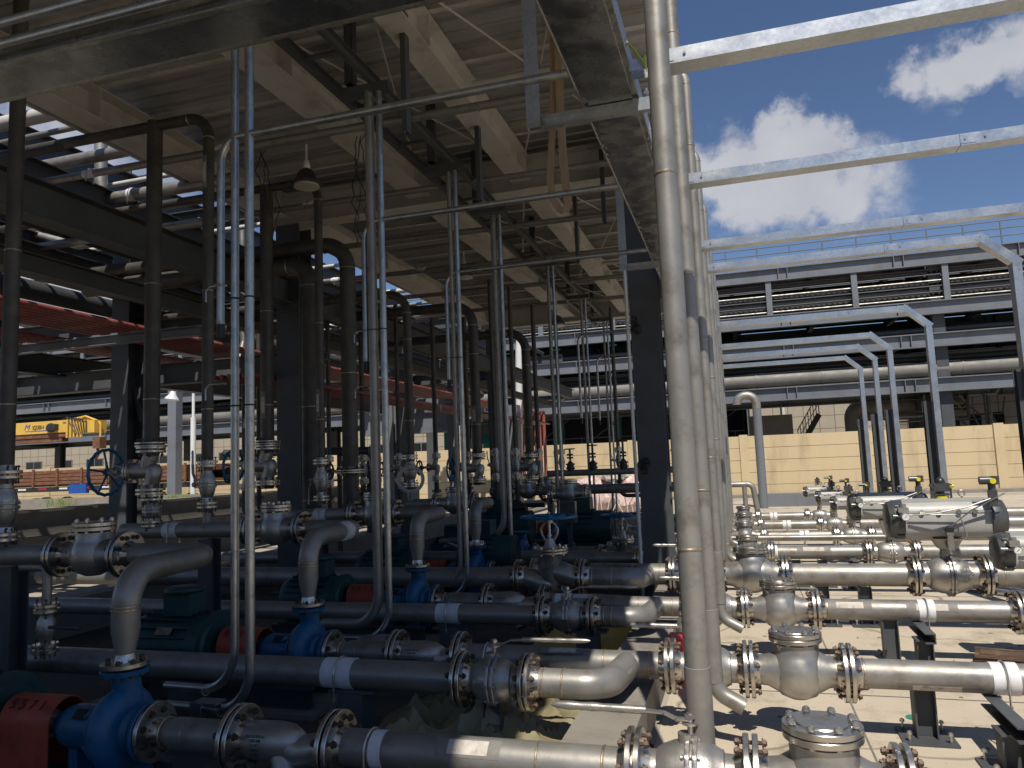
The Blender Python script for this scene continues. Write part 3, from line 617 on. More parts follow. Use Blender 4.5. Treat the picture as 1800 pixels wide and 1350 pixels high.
b = MB(); q = PY(1340, 790, 44); b.b2((q.x - .6, 44, 0), (q.x + 1.7, 45, 3.9)); solo('steel_cabinet', b, 'clad', 'plain grey steel cabinet standing behind the yellow wall', 'cabinet', smooth=0)
for k, (v, rr) in enumerate(((716, .42), (733, .25))):
    a = PY(1497, v, 44); c = PY(1700, v - 8, 44); b = MB(); b.tube(bend([(a.x, 44, 0), a, c], .6), rr, 16); solo('clad_pipe', b, 'clad', ('thicker upper', 'thinner lower')[k] + ' silver clad pipe bending down behind the wall', 'pipe', 'clad pipes behind the wall')
def skid():
    t = T('pipe_skid', 'tangled skid of small pipes and ladders under the rack', 'pipe skid', (11, 41, 0)); r_ = random.Random(3)
    x0 = PY(1612, 740, 41).x; x1 = PY(1755, 740, 41).x
    for k in range(26):
        b = MB(); x = x0 + (x1 - x0) * r_.random(); z = 2.4 + r_.random() * 1.9; y = 41 + r_.random()
        if k % 3: b.tube(bend([(x - .9, y, z), (x + r_.random(), y, z), (x + r_.random(), y, z + .8)], .1), .03 + .05 * r_.random(), 8)
        else: b.cyl((x, y, 0), (x, y, 4.4), .045, n=8)
        t.part('skid_pipe', b, r_.choice(['clad', 'rack', 'darkrack']))
skid()

# ================================================================== SHELTER OVER THE PUMPS
RX0, RX1, RY0, RY1, RZ = -6.85, -.36, -6.0, 20.3, 5.68
def shelter():
    t = T('shelter', 'open steel shelter with cream beams and ribbed roof sheets over the pumps', 'shelter', (-3.5, 9.9, 0))
    prof = []; y = RY0; zb = RZ + .56
    while y < RY1: prof += [(y, zb), (y + .15, zb), (y + .165, zb + .035), (y + .20, zb + .035), (y + .215, zb)]; y += .235
    vs = []; n = len(prof)
    for x in (RX0, RX1):
        for y, z in prof: vs.append((x, y, z))
    for x in (RX0, RX1):
        for y, z in prof: vs.append((x, y, z + .03))
    fs = [(i, i + 1, n + i + 1, n + i) for i in range(n - 1)] + [(2 * n + i, 3 * n + i, 3 * n + i + 1, 2 * n + i + 1) for i in range(n - 1)]
    b = MB(); b.add(vs, fs); b.b2((RX0 - .02, RY0, zb - .02), (RX0 - .001, RY1, zb + .12)); t.part('roof_sheet', b, 'roof', smooth=0)
    for x, ww in ((-6.6, .36), (-4.2, .36), (-2.66, .27), (-.95, .24)):
        b = MB(); ys = [RY0, 9.74, 9.98 , RY1] if False else [RY0, RY1]
        b.sweep(ibeam(.36, ww, .014, .012), (x, RY0 + .1, RZ + .18), (x, 9.72, RZ + .18)); b.sweep(ibeam(.36, ww, .014, .012), (x, 10.06, RZ + .18), (x, 19.7, RZ + .18))
        for yy in (3.0, 6.2, 9.55, 13.2, 16.5):
            for sg in (-1, 1): b.box((x + sg * ww * .25, yy, RZ + .18), (ww * .46, .01, .33))
        t.part('longitudinal_beam', b, 'cream', smooth=0)
    for y in (-.3, 9.89, 19.87):
        b = MB(); b.sweep(ibeam(.5, .3, .016, .012), (RX0 + .05, y, RZ + .14), (RX1 - .05, y, RZ + .14)); t.part('cross_beam', b, 'cream', smooth=0)
    y = RY0 + .8; k = 0
    while y < RY1:
        b = MB(); b.sweep(channel(.17, .07, .006), (RX0, y, RZ + .46), (RX1, y, RZ + .46)); t.part('purlin', b, 'cream', smooth=0); y += .95
    for y0, y1 in ((1.2, 5.2), (5.4, 9.4), (10.4, 14.8), (15, 19.4)):
        for xa, xb in ((-2.5, -1.05), (-4.1, -2.8)):
            b = MB(); b.cyl((xa, y0, RZ + .25), (xb, y1, RZ + .25), .012, n=6); b.cyl((xb, y0, RZ + .25), (xa, y1, RZ + .25), .012, n=6); t.part('brace_rod', b, 'cream')
    for y in (4.1, 4.8, 7.3, 12.1, 15.3):
        b = MB(); b.cyl((-2.5, y, RZ + .2), (-1.1, y, RZ + .2), .035, n=10); t.part('tie_tube', b, 'cream')
    for x, y, zt in ((-6.42, 9.89, RZ - .12), (-6.42, 19.87, RZ - .12), (-1.0, 19.87, RZ - .12)):
        b = MB(); b.sweep(ibeam(.36, .40, .02, .014), (x, y, 0), (x, y, zt)); b.b2((x - .3, y - .3, .007), (x + .3, y + .3, .03)); b.box((x, y, 4.2), (.44, .44, .02)); t.part('column', b, 'grey', smooth=0)
    # fascia along the left eave
    b = MB(); b.b2((RX0 - .06, RY0, RZ + .02), (RX0 - .03, RY1, RZ + .4)); t.part('fascia', b, 'cream', smooth=0)
shelter()
t = T('steel_column', 'tall grey steel column with tied cables beside the vertical pipes', 'column', (-1.03, 9.7, 0))
b = MB(); b.sweep(ibeam(.34, .36, .02, .014), (-1.03, 9.55, 0), (-1.03, 9.55, 9.6)); t.part('shaft', b, 'grey', smooth=0)
b = MB(); b.b2((-1.3, 9.3, .006), (-.76, 9.8, .03)); t.part('base_plate', b, 'grey', smooth=0)
for z in (3.35, 1.6):
    b = MB()
    for k in range(9): a = rnd.random() * 6; b.torus((-1.17 + rnd.random() * .07, 9.33, z + rnd.random() * .16), (rnd.random() * 2 - 1, .5, rnd.random() * 2 - 1), .025 + rnd.random() * .035, .006, 10, 5)
    t.part('tied_wire', b, 'cable')
b = MB(); b.cyl((-1.24, 9.33, 0.1), (-1.24, 9.33, 5.4), .022, n=8); solo('cable_conduit', b, 'white', 'thin pale conduit running up the left edge of tall grey column', 'conduit')

# ladder of two channels hanging under the roof along the conduits
t = T('channel_ladder', 'dark hanging twin channel ladder that carries the conduit drops under roof', 'cable ladder', (-3.1, 10, 5.35))
for x in (-3.42, -3.02):
    b = MB(); b.sweep(channel(.11, .05, .006), (x, 1.0, 5.36), (x, 19.6, 5.36)); t.part('channel', b, 'grey', smooth=0)
y = 1.6
while y < 19.4:
    b = MB(); b.b2((-3.39, y, 5.33), (-3.05, y + .04, 5.36)); t.part('rung', b, 'grey', smooth=0); y += .95
for y in (4.1, 5.97, 7.95, 9.55, 12.6, 15.5, 18.3):
    b = MB(); b.b2((-3.36, y + .08, 5.42), (-3.27, y + .16, 6.2)); b.b2((-3.345, y + .06, 5.42), (-3.285, y + .18, 6.2)); t.part('hanger', b, 'grey', smooth=0)
    b = MB(); b.b2((-3.34, y - .06, 5.22), (-2.84, y + .06, 5.235)); b.b2((-3.34, y - .062, 5.235), (-2.84, y - .055, 5.30)); t.part('clamp_plate', b, 'grey', smooth=0)
for k, (x, y, z) in enumerate(((-2.66, 5.9, 1), (-2.66, 7.9, 1), (-2.2, 11.2, 1), (-1.5, 9.6, 1), (-1.6, 12.5, 1), (-1.3, 15.2, 1), (-1.4, 17.5, 1))):
    lab = ['nearest', 'second nearest', 'fifth', 'third', 'sixth', 'seventh', 'farthest'][k]
    b = MB(); b.sweep(channel(.09, .05, .006), (x, y, 4.75 + .05 * k), (x, y, 5.9), (0, 1, 0)); solo('hanger_post', b, 'grey', 'short dark channel post hanging from a roof beam, %s of them' % lab, 'hanger', 'hanger posts under the roof', smooth=0)

# pendant lamps
def pendant(x, y, z, zt, lab):
    t = T('pendant_lamp', lab, 'lamp', (x, y, z), group='pendant lamps under the shelter')
    b = MB(); b.cyl((x, y, z + .22), (x, y, zt), .012, n=8); b.rev([(0, .03), (.03, .045), (.1, .03), (.12, .015)], (x, y, z + .2), Z1, 14); t.part('stem', b, 'white')
    b = MB(); b.rev([(0, .13), (.0, .168), (.02, .17), (.05, .16), (.07, .13), (.17, .09), (.2, .05), (.22, .03)], (x, y, z), Z1, 30, mod=lambda a: 1 + .03 * math.cos(24 * a)); t.part('housing', b, 'anod')
    b = MB(); b.rev([(0, .125), (0, .15), (-.02, .15), (-.02, .125)], (x, y, z), Z1, 28); b.rev([(-.003, 0), (-.003, .125), (-.006, .125), (-.012, 0)], (x, y, z), Z1, 28); t.part('lens', b, 'lampglass')
pendant(-4.75, 7.6, 5.18, 5.7, 'dark round pendant lamp, nearest of three, above the big risers')
pendant(-4.6, 12.6, 5.2, 5.7, 'second pendant lamp, half hidden behind the conduit bend')
pendant(-3.45, 15.0, 4.6, 5.7, 'small far pendant lamp near the rear end of the shelter')

# beige sling hanging under the roof
t = T('webbing_sling', 'beige webbing sling hanging in a loop beneath the shelter roof', 'sling', (-1.42, 6.5, 4.1))
def strap(pts, wd, th=.012):
    b = MB(); n = len(pts); vs = []
    for i, p in enumerate(pts):
        p = V(p); tdir = (V(pts[min(i + 1, n - 1)]) - V(pts[max(i - 1, 0)])).normalized(); nn = V((0, 1, 0)); sd = tdir.cross(nn).normalized()
        for a, c in ((-1, -1), (1, -1), (1, 1), (-1, 1)): vs.append(p + sd * a * wd / 2 + nn * c * th / 2)
    fs = [(4 * i + k, 4 * i + (k + 1) % 4, 4 * i + 4 + (k + 1) % 4, 4 * i + 4 + k) for i in range(n - 1) for k in range(4)] + [(3, 2, 1, 0), tuple(4 * (n - 1) + k for k in range(4))]
    return b.add(vs, fs)
pa = [PY(u, v, 6.5) for u, v in ((972, 40), (973, 110), (972, 200), (969, 270), (967, 320), (972, 350), (982, 368), (991, 372))]
pb = [PY(u, v, 6.47) for u, v in ((980, 40), (982, 120), (985, 200), (990, 280), (996, 340), (998, 360), (992, 372))]
t.part('strap', strap(pa, .062), 'sling', smooth=0); t.part('strap', strap(pb, .072), 'sling', smooth=0)

# ================================================================== CABLE TRUNKING AND CONDUITS OVERHEAD
trp = lambda w_, h_: [(-w_, 0), (-w_ + .035, 0), (-w_ + .035, -.012), (w_ - .035, -.012), (w_ - .035, 0), (w_, 0), (w_, h_), (w_ - .02, h_), (w_ - .02, h_ + .012), (-w_ + .02, h_ + .012), (-w_ + .02, h_), (-w_, h_)]
t = T('cable_trunking', 'galvanised cable trunking running away from camera along the shelter edge', 'cable tray', (-.62, 6, 4.0))
y = 3.17
while y < 24:
    b = MB(); b.sweep(trp(.172, .13), (-.62, y, 4.0), (-.62, y + 1.994, 4.0)); s_ = t.part('trunking_length', b, 'tray', smooth=0)
    b = MB()
    for yy in (y + .06, y + 1.9):
        for x in (-.46, -.78): b.cyl((x, yy, 3.985), (x, yy, 3.965), .009, n=6)
        b.cyl((-.445, yy, 4.04), (-.43, yy, 4.04), .008, n=6)
    b.b2((-.449, y - .06, 4.005), (-.4455, y + .06, 4.12)); t.part('joint_bolts', b, 'bright_bolt', s_)
    y += 2.0
for x in (-.795, -.446):
    b = MB(); b.sweep([(-.003, -.006), (.003, -.006), (.003, .006), (-.003, .006)], (x, 3.17, 3.994), (x, 24, 3.994)); t.part('edge_lip', b, 'bright_bolt', smooth=0)
t = T('cable_trunking', 'wide galvanised cable trunking crossing above the camera at upper left', 'cable tray', (-4, 3, 4.0))
x = -.44
while x > -9:
    b = MB(); b.sweep(trp(.155, .14), (x - 3.996, 3.0, 4.0), (x, 3.0, 4.0)); s_ = t.part('trunking_length', b, 'tray', smooth=0)
    b = MB()
    for xx_ in (x - .05, x - 3.9):
        for yy in (2.87, 3.13): b.cyl((xx_, yy, 3.985), (xx_, yy, 3.965), .009, n=6)
    t.part('joint_bolts', b, 'bright_bolt', s_)
    x -= 4.0
for yy in (2.842, 3.158):
    b = MB(); b.sweep([(-.003, -.006), (.003, -.006), (.003, .006), (-.003, .006)], (-9, yy, 3.994), (-.8, yy, 3.994)); t.part('edge_lip', b, 'bright_bolt', smooth=0)
for k, (yy, z) in enumerate(((2.79, 4.06), (2.70, 4.10))):
    t = T('cable_conduit', ('lower', 'upper')[k] + ' shiny conduit beside the crossing trunking at top left', 'conduit', (-4, yy, z), group='conduits beside the crossing trunking')
    b = MB(); b.cyl((-9, yy, z), (-.9, yy, z), .022, n=14); t.part('tube', b, 'galv')
    b = MB()
    for xx_ in (-1.95, -3.8): b.cyl((xx_, yy, z), (xx_ + .03, yy, z), .03, n=14); b.box((xx_ + .015, yy - .005, z - .034), (.03, .05, .012))
    t.part('clip', b, 'cable')
# hanger brackets for the trunking
for k, y in enumerate((4.5, 8.4, 12.3, 16.2)):
    t = T('tray_bracket', 'galvanised L bracket holding the trunking, %s from camera' % ('first', 'second', 'third', 'fourth')[k], 'bracket', (-1.1, y, 3.93), group='trunking brackets')
    b = MB(); b.sweep([(-.045, -.03), (.045, -.03), (.045, .0), (.041, .0), (.041, -.026), (-.045, -.026)], (-1.12, y - .02, 3.9), (-1.12, y - .02, 6.1), (0, 1, 0)); t.part('upright', b, 'galv', smooth=0)
    b = MB(); b.sweep(channel(.075, .05, .004), (-1.08, y, 3.945), (-.34, y, 3.945)); b.box((-.42, y - .027, 3.945), (.13, .003, .08)); t.part('arm', b, 'galv', smooth=0)
    b = MB(); b.cyl((-.40, y + .0, 3.99), (-.40, y, 4.05), .01, n=8); b.cyl((-.40, y + .0, 4.01), (-.40, y, 4.03), .02, n=6); t.part('bolt', b, 'bright_bolt')

# galvanised portal channels to the right of the trunking
def portal(y, zt, k, name):
    xl = 3.75 if y < 8.5 else (3.0 if y < 10 else (3.04 if y < 15 else 2.95)); w_, h_ = .07, .088; t = T('trunking_portal', name, 'cable tray', (1.6, y, zt), group='galvanised trunking portals over the yard')
    def seg(a, c, nm, up=(0, 0, 1), e=0.0):
        a = V(a); c = V(c); d = (c - a).normalized(); a -= d * e; c += d * e; q = w_ + (.002 if e else 0)
        b = MB(); b.sweep([(-q, -h_), (q, -h_), (q, 0), (q - .014, 0), (q - .014, .004), (-q + .014, .004), (-q + .014, 0), (-q, 0)], a, c, up); return t.part(nm, b, 'galv', smooth=0)
    x = -.30; 
    while x < xl - .35:
        e = min(x + 2.0, xl - .33); s_ = seg((x, y, zt), (e - .004, y, zt), 'channel')
        b = MB(); b.b2((x - .002, y - w_ - .003, zt - .075), (x + .1, y - w_, zt - .012)); t.part('joint_plate', b, 'galv', s_)
        for d in (.03, .16):
            b = MB(); b.cyl((x + d, y - w_ - .009, zt - .04), (x + d, y - w_ - .003, zt - .04), .009, n=6); t.part('bolt', b, 'bright_bolt', s_)
        x += 2.0
    seg((xl - .33, y, zt), (xl, y, zt - .31), 'corner', (1, 0, 1), .034); seg((xl, y, zt - .312), (xl, y, .35), 'leg', (1, 0, 0))
    b = MB()
    for q in ((xl - .36, zt - .03), (xl - .03, zt - .36), (xl - .03, zt - .42)): b.cyl((q[0], y - w_ - .007, q[1]), (q[0], y - w_, q[1]), .01, n=6)
    t.part('bolt', b, 'bright_bolt')
    b = MB(); b.b2((-.45, y - .05, zt - .08), (-.30, y - .052, zt - .01)); t.part('splice_plate', b, 'galv', smooth=0); b = MB(); b.b2((-.45, y + .05, zt - .08), (-.30, y + .052, zt - .01)); t.part('splice_plate', b, 'galv', smooth=0)
PYS = [4.12, 6.05, 8.03, 9.05, 13.1, 15.8, 17.45, 19.4]
ords = ['nearest', 'second', 'third', 'fourth', 'fifth', 'sixth', 'seventh', 'farthest']
for k, y in enumerate(PYS): portal(y, 4.03, k, 'galvanised trunking portal spanning the yard, %s from camera' % ords[k])
for k, (u, v, y) in enumerate(((1788, 650, 9.1), (1632, 705, 13.3), (1572, 720, 16.0), (1533, 728, 17.6), (1507, 737, 19.6))):
    p = PY(u, v, y); b = MB(); b.sweep(ibeam(.13, .13, .01, .01), (2.92 if y < 15 else 2.83, y, 0.006), (2.92 if y < 15 else 2.83, y, p.z), (0, 1, 0)); b.b2((2.78, y - .12, .005), (3.03, y + .12, .02))
    solo('steel_post', b, 'grey', 'grey steel post standing beside the %s portal leg' % ords[k + 3], 'post', 'posts beside the portal legs', smooth=0)

# earthing wires and tray screws near the first portal
t = T('earth_wire', 'yellow green earth wire looping from trunking to nearest portal', 'wire', (-.4, 4.0, 3.95))
p = [PY(u, v, 4.03) for u, v in ((1092, 62), (1103, 75), (1118, 92), (1130, 108), (1137, 126), (1134, 112), (1133, 98))]
b = MB(); b.tube(p, .006, 8); t.part('wire', b, 'wire')

# conduits: bright bent conduit + two straight drops per row, into the pump bay
def conduits():
    rows = [(4.05, 4.0, 2.74, .026), (5.95, 4.0, 2.72, .026), (7.95, 4.0, 2.75, .024), (12.6, 3.95, 2.5, .022), (15.5, 3.95, 2.6, .022), (18.3, 3.95, 2.7, .022)]
    for k, (y, z, ze, r) in enumerate(rows):
        x = (-3.18, -3.13, -3.13, -2.55, -2.75, -2.93)[k]
        t = T('bent_conduit', 'galvanised conduit bending down from the trunking, %s from camera' % ords[k], 'conduit', (x, y, ze), group='bent conduits from the trunking')
        b = MB(); b.tube(bend([(-.8, y, z), (x, y, z), (x, y, ze)], .16, 9), r, 16); t.part('tube', b, 'conduit')
        b = MB(); b.cyl((x, y, ze - .09), (x, y, ze), r * .98, n=14); t.part('end_collar', b, 'cable')
        if k < 3:
            for z_ in (z - 1.0, z - 1.65 if k == 0 else z - 1.5):
                b = MB(); b.torus((x, y, z_), Z1, r + .008, .006, 20, 6); b.tube([(x - r, y, z_), (x - r - .06, y, z_), (x - r - .09, y, z_ - .03), (x - r - .09, y, z_ - .1)], .006, 6); t.part('clip', b, 'conduit')
    dr = [(4.05, ((-3.07, .0265), (-2.96, .030))), (5.95, ((-3.055, .043), (-2.955, .03))), (7.95, ((-3.06, .028), (-2.985, .028))), (9.7, ((-3.09, .042), (-3.0, .028))), (12.6, ((-3.03, .034), (-2.94, .024))), (15.5, ((-3.03, .030), (-2.94, .024))), (18.3, ((-3.03, .026), (-2.94, .024)))]
    for k, (y, ds) in enumerate(dr):
        for j, (x, r) in enumerate(ds):
            t = T('drop_conduit', '%s straight conduit of the %s pair dropping into the pump bay' % (('left', 'right')[j], ords[k]), 'conduit', (x, y, .4), group='straight conduit drops')
            zb = .22 + .12 * (1 - j) + (.1 if k else .1)
            b = MB(); end = V((x - .62 - .1 * j, y + .12, zb - .03)) if k != 3 else V((x - .9, y - .1, .75))
            if k == 3 and j == 0: zb = .78
            b.tube(bend([(x, y, 5.24), (x, y, zb), end], .28, 10), r, 16); t.part('tube', b, 'conduit' if (k == 0 or j) else 'pipe')
            if k < 3:
                for z_ in ((2.9, 2.2) if k == 0 else (3.0,)):
                    b = MB(); b.torus((x, y, z_), Z1, r + .006, .005, 20, 6); t.part('clip', b, 'cable')
            if k == 0:
                b = MB(); b.torus((x - .25, y + .05, zb - .02), (1, -.2, 0), r + .006, .005, 20, 6); t.part('clip', b, 'bright_bolt')
conduits()
b = MB(); b.b2((-3.38, 4.02, .1), (-3.30, 4.03, .36)); b.b2((-3.38, 4.03, .345), (-3.2, 4.14, .36)); solo('conduit_bracket', b, 'galv', 'small galvanised bracket under the bends of the nearest conduit pair', 'bracket', smooth=0)

# ================================================================== PIPE ROWS
def spool(name, label, pts, r, Rb=.15, wd=(), wr=(), lab=(), group='stainless pipe spools', n=28, root=None, tees=(), closed=True, m='pipe'):
    """one pipe spool: bent tube, weld seams, tape wraps and labels"""
    pts = [V(p) for p in pts]; t = T(name, label, 'pipe', pts[0], group=group)
    b = MB(); b.tube(bend(pts, Rb, 9), r, n)
    bd = t.part('pipe_run', b, m, smooth=60)
    for q in tees:
        b = MB(); b.tube(bend([V(x) for x in q[0]], q[2] if len(q) > 2 else .15, 8), q[1], n); t.part('branch', b, 'pipe', smooth=60)
    ax = None
    for p, a, rr in wd:
        b = MB(); b.rev([(-.007, rr * .995), (-.003, rr + .0035), (.003, rr + .0035), (.007, rr * .995)], p, a, n); t.part('weld_seam', b, 'weld')
    for w_ in wr:
        p, a, rr = w_[:3]; wrapband(t, p, a, rr, *(w_[3:] if len(w_) > 3 else ()))
    for p, a, rr, l_, a0, a1 in lab:                 # curved paper labels on the pipe
        for nm, g, dr in (('dark_tape', 1.0, .0012), ('paper_label', .62, .0024)):
            b = MB(); a_ = V(a).normalized(); tt = (Z1 - a_ * a_.z).normalized() if abs(a_.z) < .9 else V((0, -1, 0)); q = a_.cross(tt); vs = []; m = 10; am = (a0 + a1) / 2; hw = (a1 - a0) / 2 * (1 if g == 1 else .72)
            for x in (-l_ / 2 * g, l_ / 2 * g):
                for rr_ in (rr + dr, rr + dr - .0014):
                    for k in range(m + 1): th = am - hw + 2 * hw * k / m; vs.append(V(p) + a_ * x + (tt * math.cos(th) + q * math.sin(th)) * rr_)
            M1 = m + 1; fs = [(k, k + 1, 2 * M1 + k + 1, 2 * M1 + k) for k in range(m)] + [(k, k + 1, M1 + k + 1, M1 + k) for k in range(m)] + [(2 * M1 + k, 2 * M1 + k + 1, 3 * M1 + k + 1, 3 * M1 + k) for k in range(m)]
            b.add(vs, fs); t.part(nm, b, 'greytape' if g == 1 else 'label', smooth=60)
    return t
rowname = ['nearest', 'second', 'third', 'fourth', 'fifth', 'sixth', 'seventh']

# yard side: suction line of every row  ----  Y, z, r, Rf, check valve X
yard = [(3.45, .40, .087, .175, .25), (5.15, .40, .087, .175, .255), (7.05, .42, .085, .172, .245), (8.45, .50, .113, .205, .04), (10.8, .44, .088, .17, .02), (12.9, .44, .08, .16, .0), (14.9, .44, .08, .16, .0), (16.9, .44, .08, .16, .0)]
for k, (y, z, r, Rf, cx) in enumerate(yard):
    near = k < 4; nm = ords[k]; hl = .29 if k != 3 else .33
    xa = cx - hl; xb = cx + hl; xv = xa - .49                     # flange joints: xv | ball valve | xa | check valve | xb
    if k < 3: hb, Rb = .215, .128
    elif k == 3: hb, Rb = .27, .145
    else: hb, Rb = .2, .12
    check_valve('check_valve', 'cast steel check valve with bolted round cover, %s row in the yard' % nm, (cx, y, z), hl * 2, r, Rf, hb, Rb, near=near, group='check valves in the yard')
    ball_valve('ball_valve', 'stainless ball valve left of the %s yard check valve, lever pointing left' % nm, ((xv + xa) / 2 , y, z), xa - xv, r, Rf, near=near, fl=(1, 0), lev=-.62 if k == 0 else (-.5 if k < 3 else (-.45 if k < 6 else None)), group='lever ball valves in the yard', hr=.018)
    kx = {0: 3.2, 1: 3.2, 2: 2.02, 3: 1.56, 4: 1.50, 5: 1.35, 6: 1.3, 7: 1.25}[k]
    wr = {1: [(PY(1763, 1192, y).x, .14)], 2: [(PY(1627, 1078, y).x, .12)], 0: [(1.5, .14)], 4: [(.35, .1)], 5: [(.9, .14)], 6: [(.75, .14)], 7: [(.6, .14)]}.get(k, [])
    lab = {1: [(1.02, .42, 1.9, 2.6)], 2: [(.80, .34, .5, 1.4), (1.42, .38, .6, 1.5)], 4: [(.85, .42, .5, 1.4)], 3: []}.get(k, [])
    spool('steel_pipe', 'stainless pipe from %s yard check valve running right' % nm, [(xb + .004, y, z), (kx, y, z)], r, wd=[((xb + .09, y, z), X1, r)], wr=[((x, y, z), X1, r, w_) for x, w_ in wr],
          lab=[((x, y, z), X1, r, l_, a0, a1) for x, l_, a0, a1 in lab], group='yard suction pipes')
# pipes beyond the motor valves
spool('steel_pipe', 'short stainless pipe at right edge beyond the second actuator valve', [(2.62, 7.05, .42), (6, 7.05, .42)], .085, group='yard suction pipes')
spool('steel_pipe', 'thick stainless pipe right of the lettered ball valve', [(2.25, 8.45, .5), (8, 8.45, .5)], .113, wd=[((2.36, 8.45, .5), X1, .113)], group='yard suction pipes')
spool('steel_pipe', 'stainless pipe right of the fourth row actuator valve', [(2.12, 10.8, .44), (9, 10.8, .44)], .088, group='yard suction pipes')
for k, (u0, v, y) in enumerate(((1640, 921, 13), (1640, 905, 14.9), (1640, 893, 16.9))):
    spool('steel_pipe', 'far stainless pipe at right, %s of the three behind the big actuator' % ('nearest', 'middle', 'farthest')[k], [(1.9 + .1 * k, y, .44), (11, y, .44)], .10, group='far yard pipes')
b = MB(); y = 11.9; b.cyl((-.2, y, .52), (9, y, .52), .035, n=14); solo('thin_pipe', b, 'pipe', 'thin stainless pipe running the width of the yard between thicker ones', 'pipe')

# ball valves with pneumatic actuators
def actuator_valve(k, x, y, z, r, Rf, word, L_=.56, s=1.0, letters=False, az=.46, near=True, flip=False):
    t = ball_valve('actuated_ball_valve', 'cast ball valve under a grey pneumatic actuator, %s' % word, (x, y, z), L_, r, Rf, near=near, group='actuated ball valves')
    b = MB(); zb = z + r * 1.85; zt = z + az
    b.rev([(0, r * .55), (.05, r * .55)], (0, 0, r * 1.85), Z1, 20)
    w0, w1 = .065 * s, .115 * s; h0, h1 = r * 1.85 + .05, az - .005
    b.add([(-w0, -w0, h0), (w0, -w0, h0), (w0, w0, h0), (-w0, w0, h0), (-w1, -w1, h1), (w1, -w1, h1), (w1, w1, h1), (-w1, w1, h1)], [(3, 2, 1, 0), (4, 5, 6, 7), (0, 1, 5, 4), (1, 2, 6, 5), (2, 3, 7, 6), (3, 0, 4, 7)])
    br = t.part('bracket', b, 'cast', smooth=20)
    b = MB(); b.b2((-.03, -w1 * .86, h0 + .03), (.03, -w1 * .98, h1 - .03)); t.part('name_plate', b, 'nameplate', br, smooth=0)
    if letters:
        fr = lambda q, xx_: (PI / 2 - .12, 0, 0)
        for s_, dz in (('DN150', .075), ('16', .035), ('CF8', -.005), ('PO37', -.05)):
            rr = r * 1.50; text(t, s_, .044, (.135, -math.sqrt(max(rr * rr - dz * dz, 1e-4)) - .004, dz), (PI / 2 - math.asin(dz / rr), 0, R(14)), 'raised', .003)
    a = T('pneumatic_actuator', 'grey cylindrical pneumatic actuator with black ends, %s' % word, 'actuator', (x, y, z + az), (0, 0, 0), 'pneumatic actuators')
    hl = .345 * s; ra = .165 * s; c = V((0, 0, ra * .98)); b = MB()
    md = lambda th: .97 / (math.cos(th) ** 4 + math.sin(th) ** 4) ** .17
    b.rev([(-hl, ra), (hl, ra)], c, X1, 56, mod=md); b.b2((-hl, -ra * .42, c.z + ra * .93), (hl, ra * .42, c.z + ra * 1.08))
    for yy in (-.30, -.1, .1, .30): b.b2((-hl, ra * yy - .006, c.z + ra * 1.08), (hl, ra * yy + .006, c.z + ra * 1.13))
    b.b2((-hl, -ra * .99, c.z + ra * .40), (hl, -ra * .7, c.z + ra * .52))
    bd = a.part('body', b, 'actuator', smooth=30)
    for sg in (-1, 1):
        b = MB(); b.rev([(0, .02), (0, ra * 1.09), (sg * .07 * s, ra * 1.09), (sg * .085 * s, ra * 1.05), (sg * .12 * s, ra * .98), (sg * .135 * s, ra * .8), (sg * .14 * s, .01)], c + X1 * sg * hl, X1, 40)
        for a_ in (.7, 2.3, 3.9, 5.5): b.cyl(c + V((sg * (hl + .0), math.sin(a_) * ra * 1.12, math.cos(a_) * ra * 1.12)), c + V((sg * (hl + .075), math.sin(a_) * ra * 1.12, math.cos(a_) * ra * 1.12)), .013 * s, n=8)
        a.part('end_cap', b, 'anod', smooth=35)
    b = MB()
    for q in (-.6, -.2, .25, .62): b.cyl((q * hl, -ra * 1.0, c.z + ra * .46), (q * hl, -ra * 1.09, c.z + ra * .46), .022 * s, n=6); 
    a.part('port_plug', b, 'bright_bolt', bd)
    # limit switch box
    zt_ = c.z + ra * 1.13; b = MB(); b.cyl((0, 0, zt_), (0, 0, zt_ + .02), .055 * s, n=20); ls = a.part('indicator_ring', b, 'yellow')
    b = MB(); b.b2((-.06 * s, -.045 * s, zt_ + .03), (.06 * s, .045 * s, zt_ + .045)); b.b2((-.065 * s, -.05 * s, zt_ + .07), (.065 * s, .05 * s, zt_ + .15)); b.b2((-.085 * s, -.04 * s, zt_ + .115), (.085 * s, .04 * s, zt_ + .14)); b.cyl((0, 0, zt_ + .02), (0, 0, zt_ + .07), .03 * s, n=12)
    for sg in (-1, 1): b.b2((sg * .075 * s, -.02, zt_), (sg * .085 * s, .02, zt_ + .1))
    a.part('limit_switch_box', b, 'anod', smooth=20)
    b = MB(); b.ell((0, 0, zt_ + .155), (.042 * s, .042 * s, .05 * s)); a.part('indicator_dome', b, 'black')
    b = MB(); b.cyl((.065 * s, -.03, zt_ + .12), (.10 * s, -.03, zt_ + .12), .014 * s, n=10); a.part('cable_plug', b, 'yellow')
    # filter regulator with gauge
    gx = -hl - .02; b = MB(); b.box((gx, -ra - .04, c.z + ra * .62), (.085 * s, .07, .045)); b.cyl((gx, -ra - .04, c.z + ra * .2), (gx, -ra - .04, c.z + ra * .62), .034 * s, n=18); b.cyl((gx, -ra - .04, c.z + ra * .62), (gx, -ra - .04, c.z + ra * .95), .03 * s, n=16); b.cyl((gx - .09, -ra - .04, c.z + ra * .3), (gx, -ra - .04, c.z + ra * .3), .012, n=10)
    fr = a.part('filter_regulator', b, 'cast')
    b = MB(); b.cyl((gx + .01, -ra - .075, c.z + ra * .26), (gx + .01, -ra - .10, c.z + ra * .26), .035 * s, n=24); g = a.part('pressure_gauge', b, 'bright_bolt', fr)
